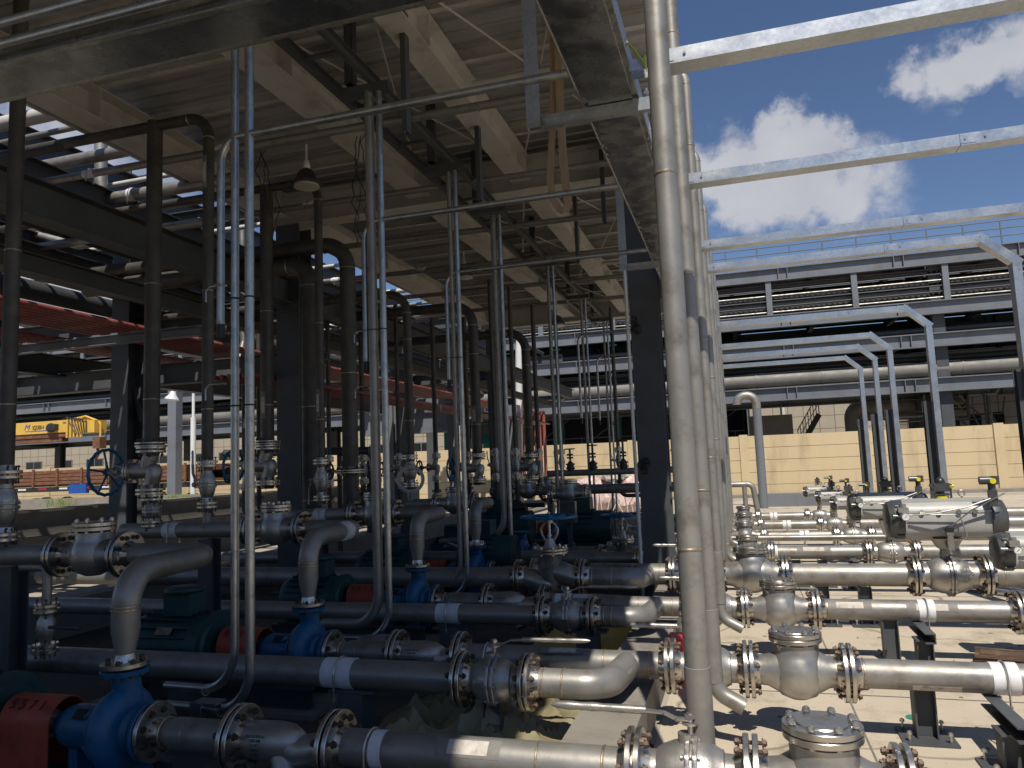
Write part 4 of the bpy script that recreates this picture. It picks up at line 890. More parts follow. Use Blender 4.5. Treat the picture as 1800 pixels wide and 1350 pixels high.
    b = MB(); b.cyl((gx + .01, -ra - .1005, c.z + ra * .26), (gx + .01, -ra - .102, c.z + ra * .26), .029 * s, n=24); 
    a.part('gauge_face', b, 'white', g)
    b = MB(); b.box((gx + .012, -ra - .1035, c.z + ra * .28), (.003, .002, .03 * s), Matrix.Rotation(.7, 3, 'Y')); a.part('gauge_needle', b, 'letter', g)
    # solenoid block, air tube, flexible conduit
    b = MB(); b.box((0, -w1 - .05, -.03 * s), (.05, .045, .15)); b.box((0, -w1 - .05, .055), (.06, .055, .03)); a.part('solenoid_block', b, 'bright_bolt', smooth=20)
    b = MB(); b.box((0, -w1 - .05, .085), (.07, .06, .035)); a.part('solenoid_cap', b, 'black', smooth=0)
    b = MB(); b.tube(bend([(gx + .05, -ra - .045, c.z + ra * .35), (.08 * s, -ra - .05, c.z + ra * .34), (.13 * s, -ra - .06, -.0), (.03, -w1 - .07, -.01)], .05, 6), .007, 8); a.part('air_tube', b, 'bright_bolt')
    b = MB(); e0 = V((hl + .0, -ra - .07, c.z + ra * 1.15)); b.box(e0, (.07, .06, .15)); b.cyl(e0 + V((0, 0, .07)), e0 + V((0, 0, .16)), .03 * s, n=12)
    b.cyl(e0 + V((-.10, 0, .17)), e0 + V((.03, 0, .17)), .035 * s, n=16); b.box(e0 + V((.03, 0, .17)), (.06, .07, .08)); js = a.part('solenoid_valve', b, 'anod', smooth=30)
    b = MB(); b.cyl(e0 + V((.0, -.06, .165)), e0 + V((.0, -.03, .165)), .024 * s, n=14); a.part('cable_plug', b, 'yellow', js)
    b = MB(); b.tube([(gx + .06, -ra - .06, c.z + ra * .32), (-.3 * hl, -ra - .10, c.z + ra * .45), (.4 * hl, -ra - .10, c.z + ra * .75), e0 + V((-.03, -.03, 0))], .008, 8); a.part('braided_hose', b, 'bright_bolt')
    b = MB(); b.tube([(.0, -w1 - .06, .11), (.5 * hl, -ra - .07, c.z + ra * .55), e0 + V((0, -.04, .0)), e0 + V((.09, -.05, .05))], .006, 8); a.part('rod_conduit', b, 'conduit')
    b = MB(); b.torus((hl * .5, ra * .2, zt_ + .045), Y1, .028, .008, 20, 8); b.cyl((hl * .5, ra * .2, zt_), (hl * .5, ra * .2, zt_ + .02), .01, n=8); a.part('lifting_eye', b, 'bright_bolt')
    return t
actuator_valve(0, 1.90, 8.45, .5, .113, .205, 'biggest one, third row at right', L_=.62, letters=True, az=.37, s=1.1)
actuator_valve(1, 1.79, 10.8, .44, .088, .17, 'half hidden behind the biggest one', L_=.56, az=.42, s=.98)
actuator_valve(2, 2.33, 7.05, .42, .085, .172, 'cut off by the right edge', L_=.56, az=.34, s=.85)
actuator_valve(3, 1.62, 12.9, .44, .08, .16, 'third one back, with small black dome', L_=.5, az=.40, s=.62, near=False)
actuator_valve(4, 1.58, 14.9, .44, .08, .16, 'fourth one back', L_=.5, az=.40, s=.62, near=False)
actuator_valve(5, 1.52, 16.9, .44, .08, .16, 'farthest one, left of the others', L_=.5, az=.40, s=.62, near=False)

# pipe supports in the yard
def support(x, y, h_, word, plate=True, arm=True):
    t = T('pipe_support', 'dark steel pipe support post, %s' % word, 'support', (x, y, .005), group='pipe support posts')
    b = MB(); b.sweep(ibeam(.12, .12, .009, .007), (x, y, .02), (x, y, h_), (1, 0, 0)); t.part('post', b, 'grey', smooth=0)
    if plate:
        b = MB(); b.b2((x - .15, y - .15, .006), (x + .15, y + .15, .018)); bp = t.part('base_plate', b, 'grey', smooth=0)
        me = boltmesh(.013, .09, 'bright_bolt')
        for sx in (-1, 1):
            for sy in (-1, 1): t.inst('anchor_bolt', me, (x + sx * .11, y + sy * .11, .035), Z1, bp)
    if arm:
        b = MB(); b.b2((x - .07, y - .08, h_), (x + .07, y + .08, h_ + .012)); b.sweep(channel(.08, .075, .008), (x + .01, y + .42, h_ + .055), (x + .01, y - .22, h_ + .055), (0, 0, 1)); t.part('arm', b, 'grey', smooth=0)
    return t
support(.97, 5.25, .31, 'bolted to floor under nearest yard pipe', arm=False)
support(1.30, 4.80, .21, 'with arm under the white wrap at lower right corner')
support(1.10, 7.05, .33, 'plain post under the second yard pipe', plate=False, arm=False)
support(1.30, 6.80, .24, 'with arm under the white wrap of second yard pipe', plate=False)
support(.72, 8.45, .38, 'left one under the third yard pipe', arm=False); support(1.12, 8.45, .38, 'right one under the third yard pipe', arm=False)
support(.62, 10.8, .34, 'left one under the fourth yard pipe', arm=False); support(.95, 10.8, .34, 'middle one under fourth yard pipe', arm=False); support(1.3, 10.6, .28, 'right one under fourth yard pipe')

for a_, c_ in (((-.6, 6.05), (12, 6.062)), ((-.6, 10.1), (12, 10.112)), ((.62, -7), (.632, 28)), ((4.6, -7), (4.612, 28))):
    b = MB(); b.add([(a_[0], a_[1], .0075), (c_[0], a_[1], .0075), (c_[0], c_[1], .0075), (a_[0], c_[1], .0075)], [(0, 1, 2, 3)]); struct('floor_joint', b, 'greytape')
# things lying about in the yard
t = T('timber_block', 'charred splintered timber block lying on the yard floor at right', 'timber', (2.05, 7.1, .005))
b = MB(); r_ = random.Random(5); q = Matrix.Rotation(R(-16), 3, 'Z')
for k in range(26):
    a = V((-.30 - r_.random() * .07, -.09 + .18 * r_.random(), .02 + .12 * r_.random())); c = V((.45 + r_.random() * .1, a.y + r_.random() * .02, a.z)); m_ = (a + c) / 2
    b.box(V((2.0, 6.75, .005)) + q @ m_, ((c - a).length, .03 + .03 * r_.random(), .025 + .03 * r_.random()), q)
t.part('splinters', b, 'wood', smooth=0)
b = MB(); rr = []; b.tube([(.55, 6.15, .012), (.78, 6.2, .012), (.92, 6.45, .05), (1.05, 7.0, .1), (1.06, 7.25, .02)], .012, 8); solo('rubber_strip', b, 'cable', 'bent black rubber strip curling over the yard floor', 'strip')
b = MB(); b.box((.62, 6.5, .012), (.5, .22, .006), Matrix.Rotation(.3, 3, 'Z')); solo('metal_sheet', b, 'rust', 'thin brown offcut sheet lying on floor under the second check valve', 'sheet', smooth=0)
b = MB(); b.rev([(0, .0), (0, .055), (.003, .055), (.003, 0)], (.98, 5.62, .006), Z1, 20); solo('bottle_cap', b, 'green', 'flat green round cap lying on the yard floor', 'cap')
b = MB()
for k in range(9): b.tube([(1.0 + k * .22, 12.0, .05 + .002 * k), (3.1 + k * .26, 9.9, .05)], .035, 10)
solo('spare_tubes', b, 'galv', 'row of spare grey tubes lying slanted across the yard floor', 'tubes')
r_ = random.Random(11)
for k in range(60):
    x = -.5 + r_.random() * 3; y = 4.2 + r_.random() * 5; b = MB(); b.ell((x, y, .008), (.006 + r_.random() * .016, .005 + r_.random() * .012, .004 + .006 * r_.random()), 8, 5)
    o = solo('pebble', b, 'slab', 'small grit pebble lying on the sunlit yard floor', 'pebble', 'loose grit on the yard floor')
t = T('cable_duct', 'pale grey flat steel duct lying along the far yard wall', 'duct', (2, 27, 0)); b = MB(); b.b2((.4, 26.6, .006), (3.4, 27.2, .42)); t.part('body', b, 'rack', smooth=0)
t = T('gooseneck_vent', 'tall grey vent pipe with hooked stainless top by yellow wall', 'vent pipe', (.45, 26, 0))
p = PY(1322, 700, 26); b = MB(); b.cyl((p.x + .12, 26, 0), (p.x + .12, 26, p.z - .35), .14, n=20); t.part('pipe', b, 'rack')
b = MB(); x = p.x + .12; b.tube(bend([(x, 26, p.z - .35), (x, 26, p.z + .1), (x - .62, 26, p.z + .1), (x - .62, 26, p.z - .18)], .3, 10), .14, 20); t.part('hook', b, 'pipe')
b = MB(); q0 = PY(1283, 852, 20); q1 = PY(1323, 851, 20); q2 = PY(1332, 895, 20); b.tube(bend([(q0.x - .5, 20, q0.z), (q1.x, 20, q1.z), (q2.x, 20, .3)], .15), .07, 14); b.tube([(q0.x + .35, 20, q0.z), (q0.x + .35, 20, .3)], .06, 12); solo('stainless_handrail_pipe', b, 'pipe', 'low stainless pipe bend in front of the hooked vent', 'pipe')
# vertical pipes standing along the kerb
stand = [(3.5, .10, None), (4.9, .33, 9), (6.8, .38, None), (8.7, .42, None), (10.6, .42, None), (12.5, .42, None), (14.4, .42, None), (16.3, .42, None)]
zt = 5.33
for k, (y, zb, _) in enumerate(stand):
    r = (.054, .05, .044, .042, .045, .045, .045, .045)[k]; x = -.245
    top = [(x, y, 9.0)] if k < 2 else [(-9.4, y, zt + .1), (x, y, zt)]
    pts = top + [(x, y, zb), (x + .17, y - .02, zb - .085 if k else zb)]
    t = spool('standing_pipe', 'tall stainless pipe with open bottom elbow along the kerb, %s from camera' % rowname[min(k, 6)] if k < 7 else 'tall stainless pipe with open bottom elbow along the kerb, farthest', pts, r, Rb=.13, n=24, group='tall pipes along the kerb',
              wd=[((x, y, zb + .16), Z1, r)] + [((x, y, z_), Z1, r) for z_ in ((1.35 + .2 * k, 3.1 - .15 * k, 4.6) if k < 4 else ())] + ([((x, y, zt - .14), Z1, r)] if k > 1 else []))
    e_ = V(pts[-1]); d_ = (V(pts[-1]) - V(pts[-2])).normalized(); b = MB(); b.rev([(0, 0), (0, r * .86), (.0015, r * .86), (.0015, 0)], e_, d_, 20); t.part('mouth_shade', b, 'gasket')  # black disc paints the dark bore onto the closed elbow end
    if k in (0, 1, 2):
        zc = (.62, .60, .72)[k]; b = MB(); b.rev([(-.22, r + .002), (-.218, r + .004), (.218, r + .004), (.22, r + .002)], (x + .001, y, zc), Z1, 24); t.part('peeling_tape', b, 'greytape')
    if k > 1:
        for xs in (-7.2, -5.4) if k < 6 else (-7.2,):
            wrapband(t, (xs, y, zt + .08), X1, r, .16)

# ------------------------------------------------------------------ pump bay, row by row
PR = [(3.45, -3.33), (5.2, -3.27), (7.1, -3.2), (9.0, -3.25), (10.9, -3.2), (12.8, -3.2), (14.7, -3.2)]
DY = [4.3, 6.2, 8.1, 10.0, 11.9, 13.8, 15.7]
pw = ['front row, at the lower left corner', 'second row, behind the long front pipe', 'third row, smaller in view', 'fourth row under the dark motors', 'fifth row', 'sixth row', 'farthest row']
for k, (y, x0) in enumerate(PR):
    z = .40 if k < 2 else .43; near = k < 3; r = .082; nm = ords[k]
    pump(k, x0, y, z, word=pw[k], near=near, k_motor=(1.2, 1.25, 1.15, 1.3, 1.1, 1.1, 1.1)[k])
    xs = x0 + .16 + .03
    # suction reducer spool, strainer, then pipe to the yard tee
    xr = xs + .56; t = T('reducer_spool', 'short stainless reducer spool on the suction of the %s pump' % nm, 'pipe', (xs, y, z), group='suction reducers')
    b = MB(); b.rev([(0, .055), (.03, .056), (.1, .06), (.16, r), (xr - xs, r)], (xs, y, z), X1, 28); t.part('pipe_run', b, 'pipe', smooth=60)
    flanges(t, (xs + .0, y, z), X1, .155, .06, sides=(1,), near=near); flanges(t, (xr, y, z), X1, .17, r, near=near); welds(t, [((xs + .1, y, z), X1), ((xs + .24, y, z), X1)], r * .97)
    xe = xr + (.56 if k != 1 else .5)
    t = T('suction_strainer', 'silver cast strainer between two flanges beside the %s pump' % nm, 'strainer', (xr, y, z), group='cast suction strainers')
    b = MB(); b.rev([(.03, r), (.07, r * 1.12), (.22, r * 1.2), (.30, r * 1.08), (.36, r * .7), (.38, r * .4)], (xr, y, z), X1, 32)
    b.tube([(xr + .16, y, z - .01), (xr + .26, y, z + .0), (xr + .36, y, z - .04), (xe - .08, y, z - .02), (xe, y, z)], [r * .9, r * 1.0, r * .98, r * .95, r], 28)
    b.cyl((xr + .26, y - .02, z - .05), (xr + .36, y - .1, z - .22), r * .75, n=24); bd = t.part('body', b, 'cast', smooth=60)
    if near:
        for j in range(5): text(t, ('DN150 PN16', 'CF8 304', 'L=480', '1.6MPa', 'A105')[j], .02, (xr + .15, y - math.cos(R(20 + j * 0)) * r * 1.2 - .002, z + .05 - j * .022), (PI / 2, 0, 0), 'letter', .0008, bd)
    flanges(t, (xe, y, z), X1, .17, r, near=near)
    Yt, zt_, rt = yard[k][0], yard[k][1], yard[k][2]; xt = yard[k][4] - (.29 if k != 3 else .33) - .49
    fy = (2.86, 4.62, 6.5, 8.05, 10.3, 12.2, 14.1)[k]
    xq = xt - .28
    tees = [([(xq, Yt, zt_), (xq - .05, fy + .1, zt_), (xq - .16, fy, zt_ + .01), (xq - .55, fy, zt_ + .01)], rt * 1.0, .16)]
    spool('steel_pipe', 'stainless suction pipe with side branch crossing the kerb to %s pump' % nm, [(xe + .004, y, z), (xe + .5, y, z), (xq - .2, Yt, zt_), (xt - .004, Yt, zt_)] if abs(Yt - y) > .03 or abs(z - zt_) > .01 else [(xe + .004, y, z), (xt - .004, Yt, zt_)], rt, Rb=.3,
          wd=[((xq - .16, Yt, zt_), X1, rt * .99), ((xq + .14, Yt, zt_), X1, rt), ((xq - .32, fy, zt_ + .01), X1, rt), ((xe + .1, y, z), X1, r)], wr=[((xe + .2, y, z), X1, r, .16)] if k < 3 else [], tees=tees if k else [], group='bay suction pipes',
          lab=[((-1.25, Yt, zt_), X1, rt, .3, -.3, .7)] if k == 1 else ([((-1.3, y, z), X1, rt, .32, .2, 1.3)] if k == 0 else ([] if k > 3 else [((-1.5, y, z), X1, rt, .3, .1, 1.0)])))
    if k and k < 6:
        zf = zt_ + .01; xf = xq - .55; vc = (0, -1.57, -1.52, -2.05, -1.6, -1.7)[k]; vl = .44
        if k in (1, 2):
            ball_valve('ball_valve', 'stainless lever ball valve in the pump bay, %s one' % ('front', 'rear')[k - 1], (vc, fy, zf), vl, rt, .172, near=True, lev=.62, group='lever ball valves in the bay', hr=.014)
            spool('steel_pipe', 'short stub between elbow and bay ball valve, %s row' % nm, [(vc + vl / 2 + .004, fy, zf), (xf + .004, fy, zf)], rt, wd=[((vc + vl / 2 + .1, fy, zf), X1, rt)], group='bay stubs')
        elif k in (3, 4):
            globe_valve('globe_valve', 'cast globe valve with blue handwheel, %s' % ('nearer and larger one, cast DN150 on its neck', 'farther one beside the tall column')[k - 3], (vc, fy, zf), .72 if k == 3 else .6, rt, .2 if k == 3 else .17, .27 if k == 3 else .2, near=True, Rw=.30 if k == 3 else .27, hw=.66 if k == 3 else .56, group='globe valves with blue handwheels')
            vl = .72 if k == 3 else .6
            spool('steel_pipe', 'short stub right of the %s globe valve' % ('nearer', 'farther')[k - 3], [(vc + vl / 2 + .004, fy, zf), (xf + .004, fy, zf)], rt, wd=[((vc + vl / 2 + .1, fy, zf), X1, rt)], group='bay stubs')
        if k < 5:
            spool('steel_pipe', 'long dark stainless pipe running left in front of the %s pump' % nm, [(-9.2, fy, zf), (vc - vl / 2 - .004, fy, zf)], rt * (1.08 if k == 1 else 1), wr=[((PY(600, 1179, 4.62).x if k == 1 else PY(790, 1078, 6.5).x, fy, zf), X1, rt * 1.08 if k == 1 else rt, .22)] if k < 3 else [], group='long bay pipes',
                  wd=[((vc - vl / 2 - .09, fy, zf), X1, rt)])
# lettering on the nearer globe valve
gv = [o for o in bpy.data.objects if o.name == 'globe_valve'][0]; tt_ = type('q', (), {})(); tt_.local = True; tt_.o = gv
text(tt_, 'DN150', .06, (0, -.135, .14), (PI / 2, 0, 0), 'raised', .003); text(tt_, '16', .05, (0, -.135, .07), (PI / 2, 0, 0), 'raised', .003)

# discharge side: riser elbow from pump to check valve, line to the left, risers up to the gallery
rb_ = .075
cxs = [-4.44, -4.24, -4.18, -3.9, -3.6, -3.9, -4]
for k, (y, x0) in enumerate(PR):
    Yd = DY[k]; z = 1.24; near = k < 3; nm = ords[k]; zn = (.40 if k < 2 else .43) + .33; c = cxs[k]
    if k == 4: continue
    xe = x0 - .12
    t = spool('discharge_elbow', 'stainless elbow rising from the top of the %s pump' % nm, [(x0, y, zn + .32), (x0, y, z), (xe, Yd, z), (c + .29 + .004, Yd, z)], rb_, Rb=.2, wd=[((x0, y, zn + .33), Z1, rb_), ((x0, y, z - .2), Z1, rb_), ((xe + .02 , Yd - .28, z), Y1, rb_)], group='pump discharge elbows',
              wr=[((x0 - .06, Yd - .33, z), (-.12, Yd - y, 0), rb_ + .001, .12, False)] if k == 1 else [])
    b = MB(); b.rev([(0, .045), (.05, .046), (.20, rb_), (.33, rb_)], (x0, y, zn), Z1, 26); t.part('reducer', b, 'pipe', smooth=60)
    flanges(t, (x0, y, zn), Z1, .125, .05, sides=(1,), near=near)
    check_valve('check_valve', 'cast check valve on the discharge line of the %s pump' % nm, (c, Yd, z), .56, rb_, .158, .195, .115, near=near, group='discharge check valves')
    xl = (-5.29, -5.98, -5.9, -5.2, 0, -4.6, -4.6)[k]
    spool('steel_pipe', 'discharge pipe running left from the check valve of the %s pump' % nm, [(c - .284, Yd, z), (xl - .05, Yd, z)], rb_, wd=[((c - .38, Yd, z), X1, rb_)], wr=[((-5.42, Yd, z - .0), X1, rb_, .16)] if k == 1 else ([((-4.9, Yd, z), X1, rb_, .16)] if k == 2 else []), group='discharge lines')
    # support under the discharge line
    b = MB(); b.sweep(ibeam(.15, .15), (c - .75, Yd, .01), (c - .75, Yd, z - rb_ - .012)); solo('pipe_support', b, 'grey', 'dark support post under the discharge line, %s row of pump bay' % nm, 'support', 'pump bay support posts', smooth=0)

def riser(x, y, r, z0, z1, nm, hdr=None, joints=(), valves=(), Rb=.16):
    """vertical pipe from z0 up; hdr=(xleft, z) adds an elbow into a header going left"""
    pts = [(x, y, z0)] + ([(x, y, hdr[1]), (hdr[0], y, hdr[1] + .06)] if hdr else [(x, y, z1)])
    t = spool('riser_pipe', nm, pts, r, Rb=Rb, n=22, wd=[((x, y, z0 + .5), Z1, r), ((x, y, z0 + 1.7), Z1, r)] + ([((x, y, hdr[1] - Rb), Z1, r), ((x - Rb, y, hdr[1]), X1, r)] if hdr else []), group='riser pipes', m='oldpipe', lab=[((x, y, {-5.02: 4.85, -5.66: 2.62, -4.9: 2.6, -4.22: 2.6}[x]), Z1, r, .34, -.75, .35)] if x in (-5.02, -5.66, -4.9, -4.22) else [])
    for z in joints: flanges(t, (x, y, z), Z1, r * 1.95, r, th=.02, near=True, nb=6, neck=False)
    return t
UP = (0, R(-90), 0)
def vball(x, y, z, L_, r, nm, lv=None, hw=False, Rw=.14):
    if hw: return globe_valve('globe_valve', nm, (x, y, z), L_, r, r * 2.0, .16, near=True, rot=UP, Rw=Rw, hw=.36, group='small valves on the risers')
    return ball_valve('ball_valve', nm, (x, y, z), L_, r, r * 2.0, near=True, rot=UP, lev=lv, group='small valves on the risers', nb=6)
# row 0 riser at the far left of the picture
riser(-5.29, 4.3, .056, 1.86, 8.8, 'big dark riser along the left picture edge'); vball(-5.29, 4.3, 1.60, .46, .055, 'valve with flanges at the foot of the leftmost riser', hw=False, lv=.3)
b = MB(); b.cyl((-5.29, 4.3, 1.24), (-5.29, 4.3, 1.36), .055, n=20); solo('pipe_stub', b, 'pipe', 'pipe stub below the valve of the leftmost riser', 'pipe')
# row 1
riser(-5.70, 6.2, .078, 2.06, 5.52, 'thick riser joining the high header, left of the conduit trio', joints=(2.1,)); 
globe_valve('globe_valve', 'angle valve with dark blue handwheel below the thick riser', (-5.70, 6.2, 1.84), .42, .07, .14, .2, near=True, rot=UP, Rw=.23, hw=.56, group='small valves on the risers')
vball(-5.68, 6.2, 1.44, .26, .05, 'small flanged ball valve under the angle valve')
riser(-5.02, 6.2, .056, 1.92, 9, 'thin riser with top elbow just left of the conduit trio', hdr=(-11, 5.47), Rb=.24); vball(-5.02, 6.2, 1.68, .4, .048, 'ball valve on the thin riser left of the conduit trio', lv=.34)
b = MB(); b.cyl((-5.02, 6.2, 1.3), (-5.02, 6.2, 1.47), .04, n=18); solo('pipe_stub', b, 'pipe', 'pipe stub below the thin riser left of the conduits', 'pipe')
# row 2
riser(-5.66, 8.1, .083, 2.12, 5.48, 'thick riser right of the conduit trio', hdr=None, joints=(2.15,)); globe_valve('globe_valve', 'angle valve with handwheel right of the conduit trio', (-5.66, 8.1, 1.87), .44, .075, .15, .22, near=True, rot=UP, Rw=.2, hw=.5, group='small valves on the risers')
riser(-4.90, 8.1, .052, 1.9, 9, 'thin riser with top elbow below the round lamp', hdr=(-11, 5.45), Rb=.26); vball(-4.90, 8.1, 1.66, .44, .048, 'ball valve on the thin riser below the lamp', lv=-.3)
riser(-5.28, 8.5, .12, .9, 9, 'thickest dark riser beside the left shelter column', hdr=(-9, 4.5), Rb=.3)
riser(-4.72, 8.5, .10, 1.3, 9, 'smooth riser with wide elbow right of the left shelter column', hdr=(-9, 4.72), Rb=.34, joints=(1.75,))
# rows 3..5
riser(-4.58, 10.0, .064, 1.95, 9, 'riser with a grey ring hung on its valve', hdr=(-11, 4.35), Rb=.3)
vball(-4.58, 10.0, 1.72, .4, .055, 'valve carrying the hung grey ring', lv=-.26)
b = MB(); b.cyl((-4.58, 10, 1.2), (-4.58, 10, 1.5), .06, n=18); solo('pipe_stub', b, 'pipe', 'pipe stub below the valve with the ring', 'pipe')
b = MB(); b.rev([(-.006, .15), (-.006, .20), (.006, .20), (.006, .15)], (-4.52, 9.86, 1.60), (.55, -1, .15), 40, closed=True); solo('gasket_ring', b, 'label', 'pale grey gasket ring hanging tilted on a riser valve', 'ring')
riser(-4.22, 11.9, .085, 1.95, 9, 'far riser left of the far shelter column', hdr=(-11, 4.5), Rb=.35); globe_valve('globe_valve', 'small wheel valve left of the far shelter column', (-4.22, 11.9, 1.72), .42, .07, .14, .2, rot=UP, Rw=.19, hw=.48, group='small valves on the risers')
riser(-3.83, 13.8, .085, 1.95, 9, 'far thick riser right of the far shelter column', hdr=(-11, 4.3), Rb=.35); globe_valve('globe_valve', 'small wheel valve right of the far shelter column', (-3.83, 13.8, 1.7), .42, .08, .15, .2, rot=UP, Rw=.19, hw=.48, group='small valves on the risers')
# manifold with little handwheels in front of the yellow wall
t = T('valve_manifold', 'dark horizontal manifold with small upright handwheel valves before the wall', 'manifold', (-2.6, 13.8, 1.24))
b = MB(); b.tube(bend([(-3.83, 13.8, 1.5), (-3.83, 13.8, 1.24), (-.95, 13.8, 1.24)], .12), .09, 22); b.tube([(-3.5, 13.8, 1.55), (-1.0, 13.8, 1.55)], .06, 16); t.part('header', b, 'pipe')
for x, h_ in ((-3.05, .5), (-2.62, .55), (-2.05, .62), (-1.5, .6), (-1.1, .4)):
    b = MB(); b.cyl((x, 13.8, 1.5), (x, 13.8, 1.5 + h_), .02, n=8)
    for z in (1.62, 1.70, 1.82, 1.88): b.cyl((x, 13.8, z), (x, 13.8, z + .03), .085 if z < 1.8 else .06, n=12)
    b.ell((x, 13.8, 1.66), (.07, .07, .12), 12, 8); v_ = t.part('needle_valve', b, 'darkrack')
    b = MB(); b.torus((x, 13.8, 1.5 + h_), Z1, .09, .012, 20, 6); b.b2((x - .09, 13.79, 1.495 + h_), (x + .09, 13.81, 1.51 + h_)); t.part('handwheel', b, 'cable', v_)
check_valve('check_valve', 'dark check valve set in the manifold line before the wall', (-2.72, 12.1, 1.24), .56, .075, .158, .2, .115, near=False, group='discharge check valves')
# small drain valve hanging at the lower left
t = T('drain_valve', 'small drain valve hanging under the leftmost discharge pipe', 'valve', (-4.86, 3.9, .6))
b = MB(); b.tube(bend([(-5.1, 4.3, 1.15), (-4.86, 4.3, 1.15), (-4.86, 4.3, .5)], .05), .032, 14); t.part('pipe_run', b, 'pipe')
flanges(t, (-4.86, 4.3, .86), Z1, .085, .03, nb=4, neck=False); flanges(t, (-4.86, 4.3, .58), Z1, .085, .03, nb=4, neck=False)
b = MB(); b.rev([(-.1, .035), (-.05, .06), (0, .065), (.05, .06), (.1, .035)], (-4.86, 4.3, .72), Z1, 20); t.part('body', b, 'cast')
b = MB(); b.tube([(-4.86, 4.3, .72), (-4.74, 4.25, .74), (-4.45, 4.2, .745)], .012, 8); t.part('lever', b, 'cable')
# near-camera bits in the bay
support(-1.58, 4.62, .3, 'under the front bay ball valve', plate=False, arm=False)
for x, y, h_, wd in ((-2.55, 4.62, .3, 'under the front white wrap'), (-2.6, 6.5, .3, 'under the rear white wrap'), (-1.35, 6.5, .3, 'under the rear bay ball valve'), (-3.9, 4.62, .3, 'left under the long front pipe')):
    t = T('pipe_support', 'dark bracket support %s' % wd, 'support', (x, y, .006), group='pump bay support posts'); b = MB(); b.b2((x - .09, y - .09, .006), (x + .09, y + .09, h_)); b.b2((x - .17, y - .07, h_), (x + .17, y + .07, h_ + .02)); t.part('post', b, 'grey', smooth=0)
def tarp(name, lab, x0, x1, y0, y1, hh, m, seed, cat='tarpaulin'):
    nx, ny = 46, 34; vs = []; sd = V((seed * 7.1, seed * 3.3, 0))
    for j in range(ny + 1):
        for i in range(nx + 1):
            fx, fy_ = i / nx, j / ny; x = x0 + (x1 - x0) * fx; y = y0 + (y1 - y0) * fy_
            e = min(fx, 1 - fx, fy_, 1 - fy_) * 4; e = min(1, e)
            n1 = noise.noise(V((x * 2.2, y * 2.2, 0)) + sd); n2 = abs(noise.noise(V((x * 4 + y * 2, y * 3 - x, 1)) + sd)); n3 = abs(noise.noise(V((x * 9 - y * 5, y * 8, 2)) + sd))
            x += noise.noise(V((y * 2, x, 5))) * .14; y += noise.noise(V((x * 2, y, 9))) * .14
            w1 = noise.noise(V((x * 1.3, y * 1.3, 4)) + sd) * 3; fold = sum((1 - abs(math.sin(x * a_ + y * b_ + w1 + c_))) ** 3 * g_ for a_, b_, c_, g_ in ((5, 3, 0, .5), (-3, 6, 1, .4), (7, -4, 2, .25), (1.5, 9, .7, .2)))
            vs.append((x, y, .012 + e * hh * (.15 + .5 * n1 + fold + .2 * (.3 - n3)) if e > 0 else .012))
    vs = [(x, y, max(z, .012)) for x, y, z in vs]
    b = MB(); b.add(vs, [(j * (nx + 1) + i, j * (nx + 1) + i + 1, (j + 1) * (nx + 1) + i + 1, (j + 1) * (nx + 1) + i) for j in range(ny) for i in range(nx)])
    return solo(name, b, m, lab, cat, smooth=28)
tarp('tarpaulin', 'crumpled drab yellow tarpaulin on the bay floor under front ball valve', -2.5, -1.04, 4.3, 5.6, .26, 'tarp', 1)
tarp('plastic_sheet', 'crumpled white plastic scrap on the bay floor', -1.95, -1.3, 4.1, 4.35, .08, 'wrap', 2, 'sheet')
b = MB(); b.b2((-2.0, 6.9, .006), (-1.1, 8.0, .05)); solo('wood_board', b, 'crane', 'yellow board lying in the bay behind the second ball valve', 'board', smooth=0)
b = MB(); p = PZ(1195, 1100, .1); b.b2((-.64, 6.1, .006), (-.42, 6.35, .35)); solo('red_box', b, 'redplastic', 'small bright red box behind the tall pipes beside the kerb', 'box', smooth=0)
b = MB(); b.rev([(0, .0), (0, .09), (.02, .16), (.03, .16), (.01, .085), (.01, 0)], (-2.98, 5.75, .34), (0, 0, 1), 28); solo('metal_dish', b, 'galv', 'shallow grey ring dish lying behind the second pump reducer', 'dish')
for k, (x, y, w_, h_, d_) in enumerate(((-2.45, 13.6, .55, .28, .4), (-2.9, 9.6, .3, .12, .3))):
    b = MB(); b.b2((x - w_ / 2, y, .2), (x + w_ / 2, y + d_, .2 + h_)); solo('yellow_crate', b, 'crane', ('larger yellow crate beyond the far pumps', 'small yellow crate between the third and fourth pumps')[k], 'crate', 'yellow crates', smooth=0)
# large dark motors with fan cowls
def fan_motor(x, y, z, r, l_, lab):
    t = T('electric_motor', lab, 'motor', (x, y, .0), group='dark fan motors'); b = MB(); b.rev([(-l_, .02), (-l_, r * .8), (-l_ + .04, r), (-.2, r), (0, r), (0, r * .94), (-.02, r * .94)], (x, y, z), X1, 40)
    for k in range(20):
        a = 2 * PI * k / 20; b.box((x - l_ * .6, y + math.sin(a) * (r + .01), z + math.cos(a) * (r + .01)), (l_ * .5, .008, .03), Matrix.Rotation(-a, 3, 'X'))
    b.b2((x - l_ * .7, y - .15, .2), (x - l_ * .2, y + .15, z - r * .7)); b.b2((x - l_ * .7, y - .13, z + r * .9), (x - l_ * .4, y + .13, z + r + .2)); t.part('housing', b, 'motor')
    b = MB()
    for k in range(-6, 7): b.b2((x - .012, y - math.sqrt(max(0, 1 - (k / 7) ** 2)) * r * .93, z + k / 7 * r * .93 - .004), (x - .006, y + math.sqrt(max(0, 1 - (k / 7) ** 2)) * r * .93, z + k / 7 * r * .93 + .004))
    for k in range(1, 5): b.torus((x - .006, y, z), X1, r * .93 * k / 5, .005, 30, 5)
    t.part('fan_grille', b, 'darkrack')
p = PY(905, 965, 9.3); fan_motor(p.x, 9.35, .62, .23, .75, 'big dark motor with round fan grille facing right')
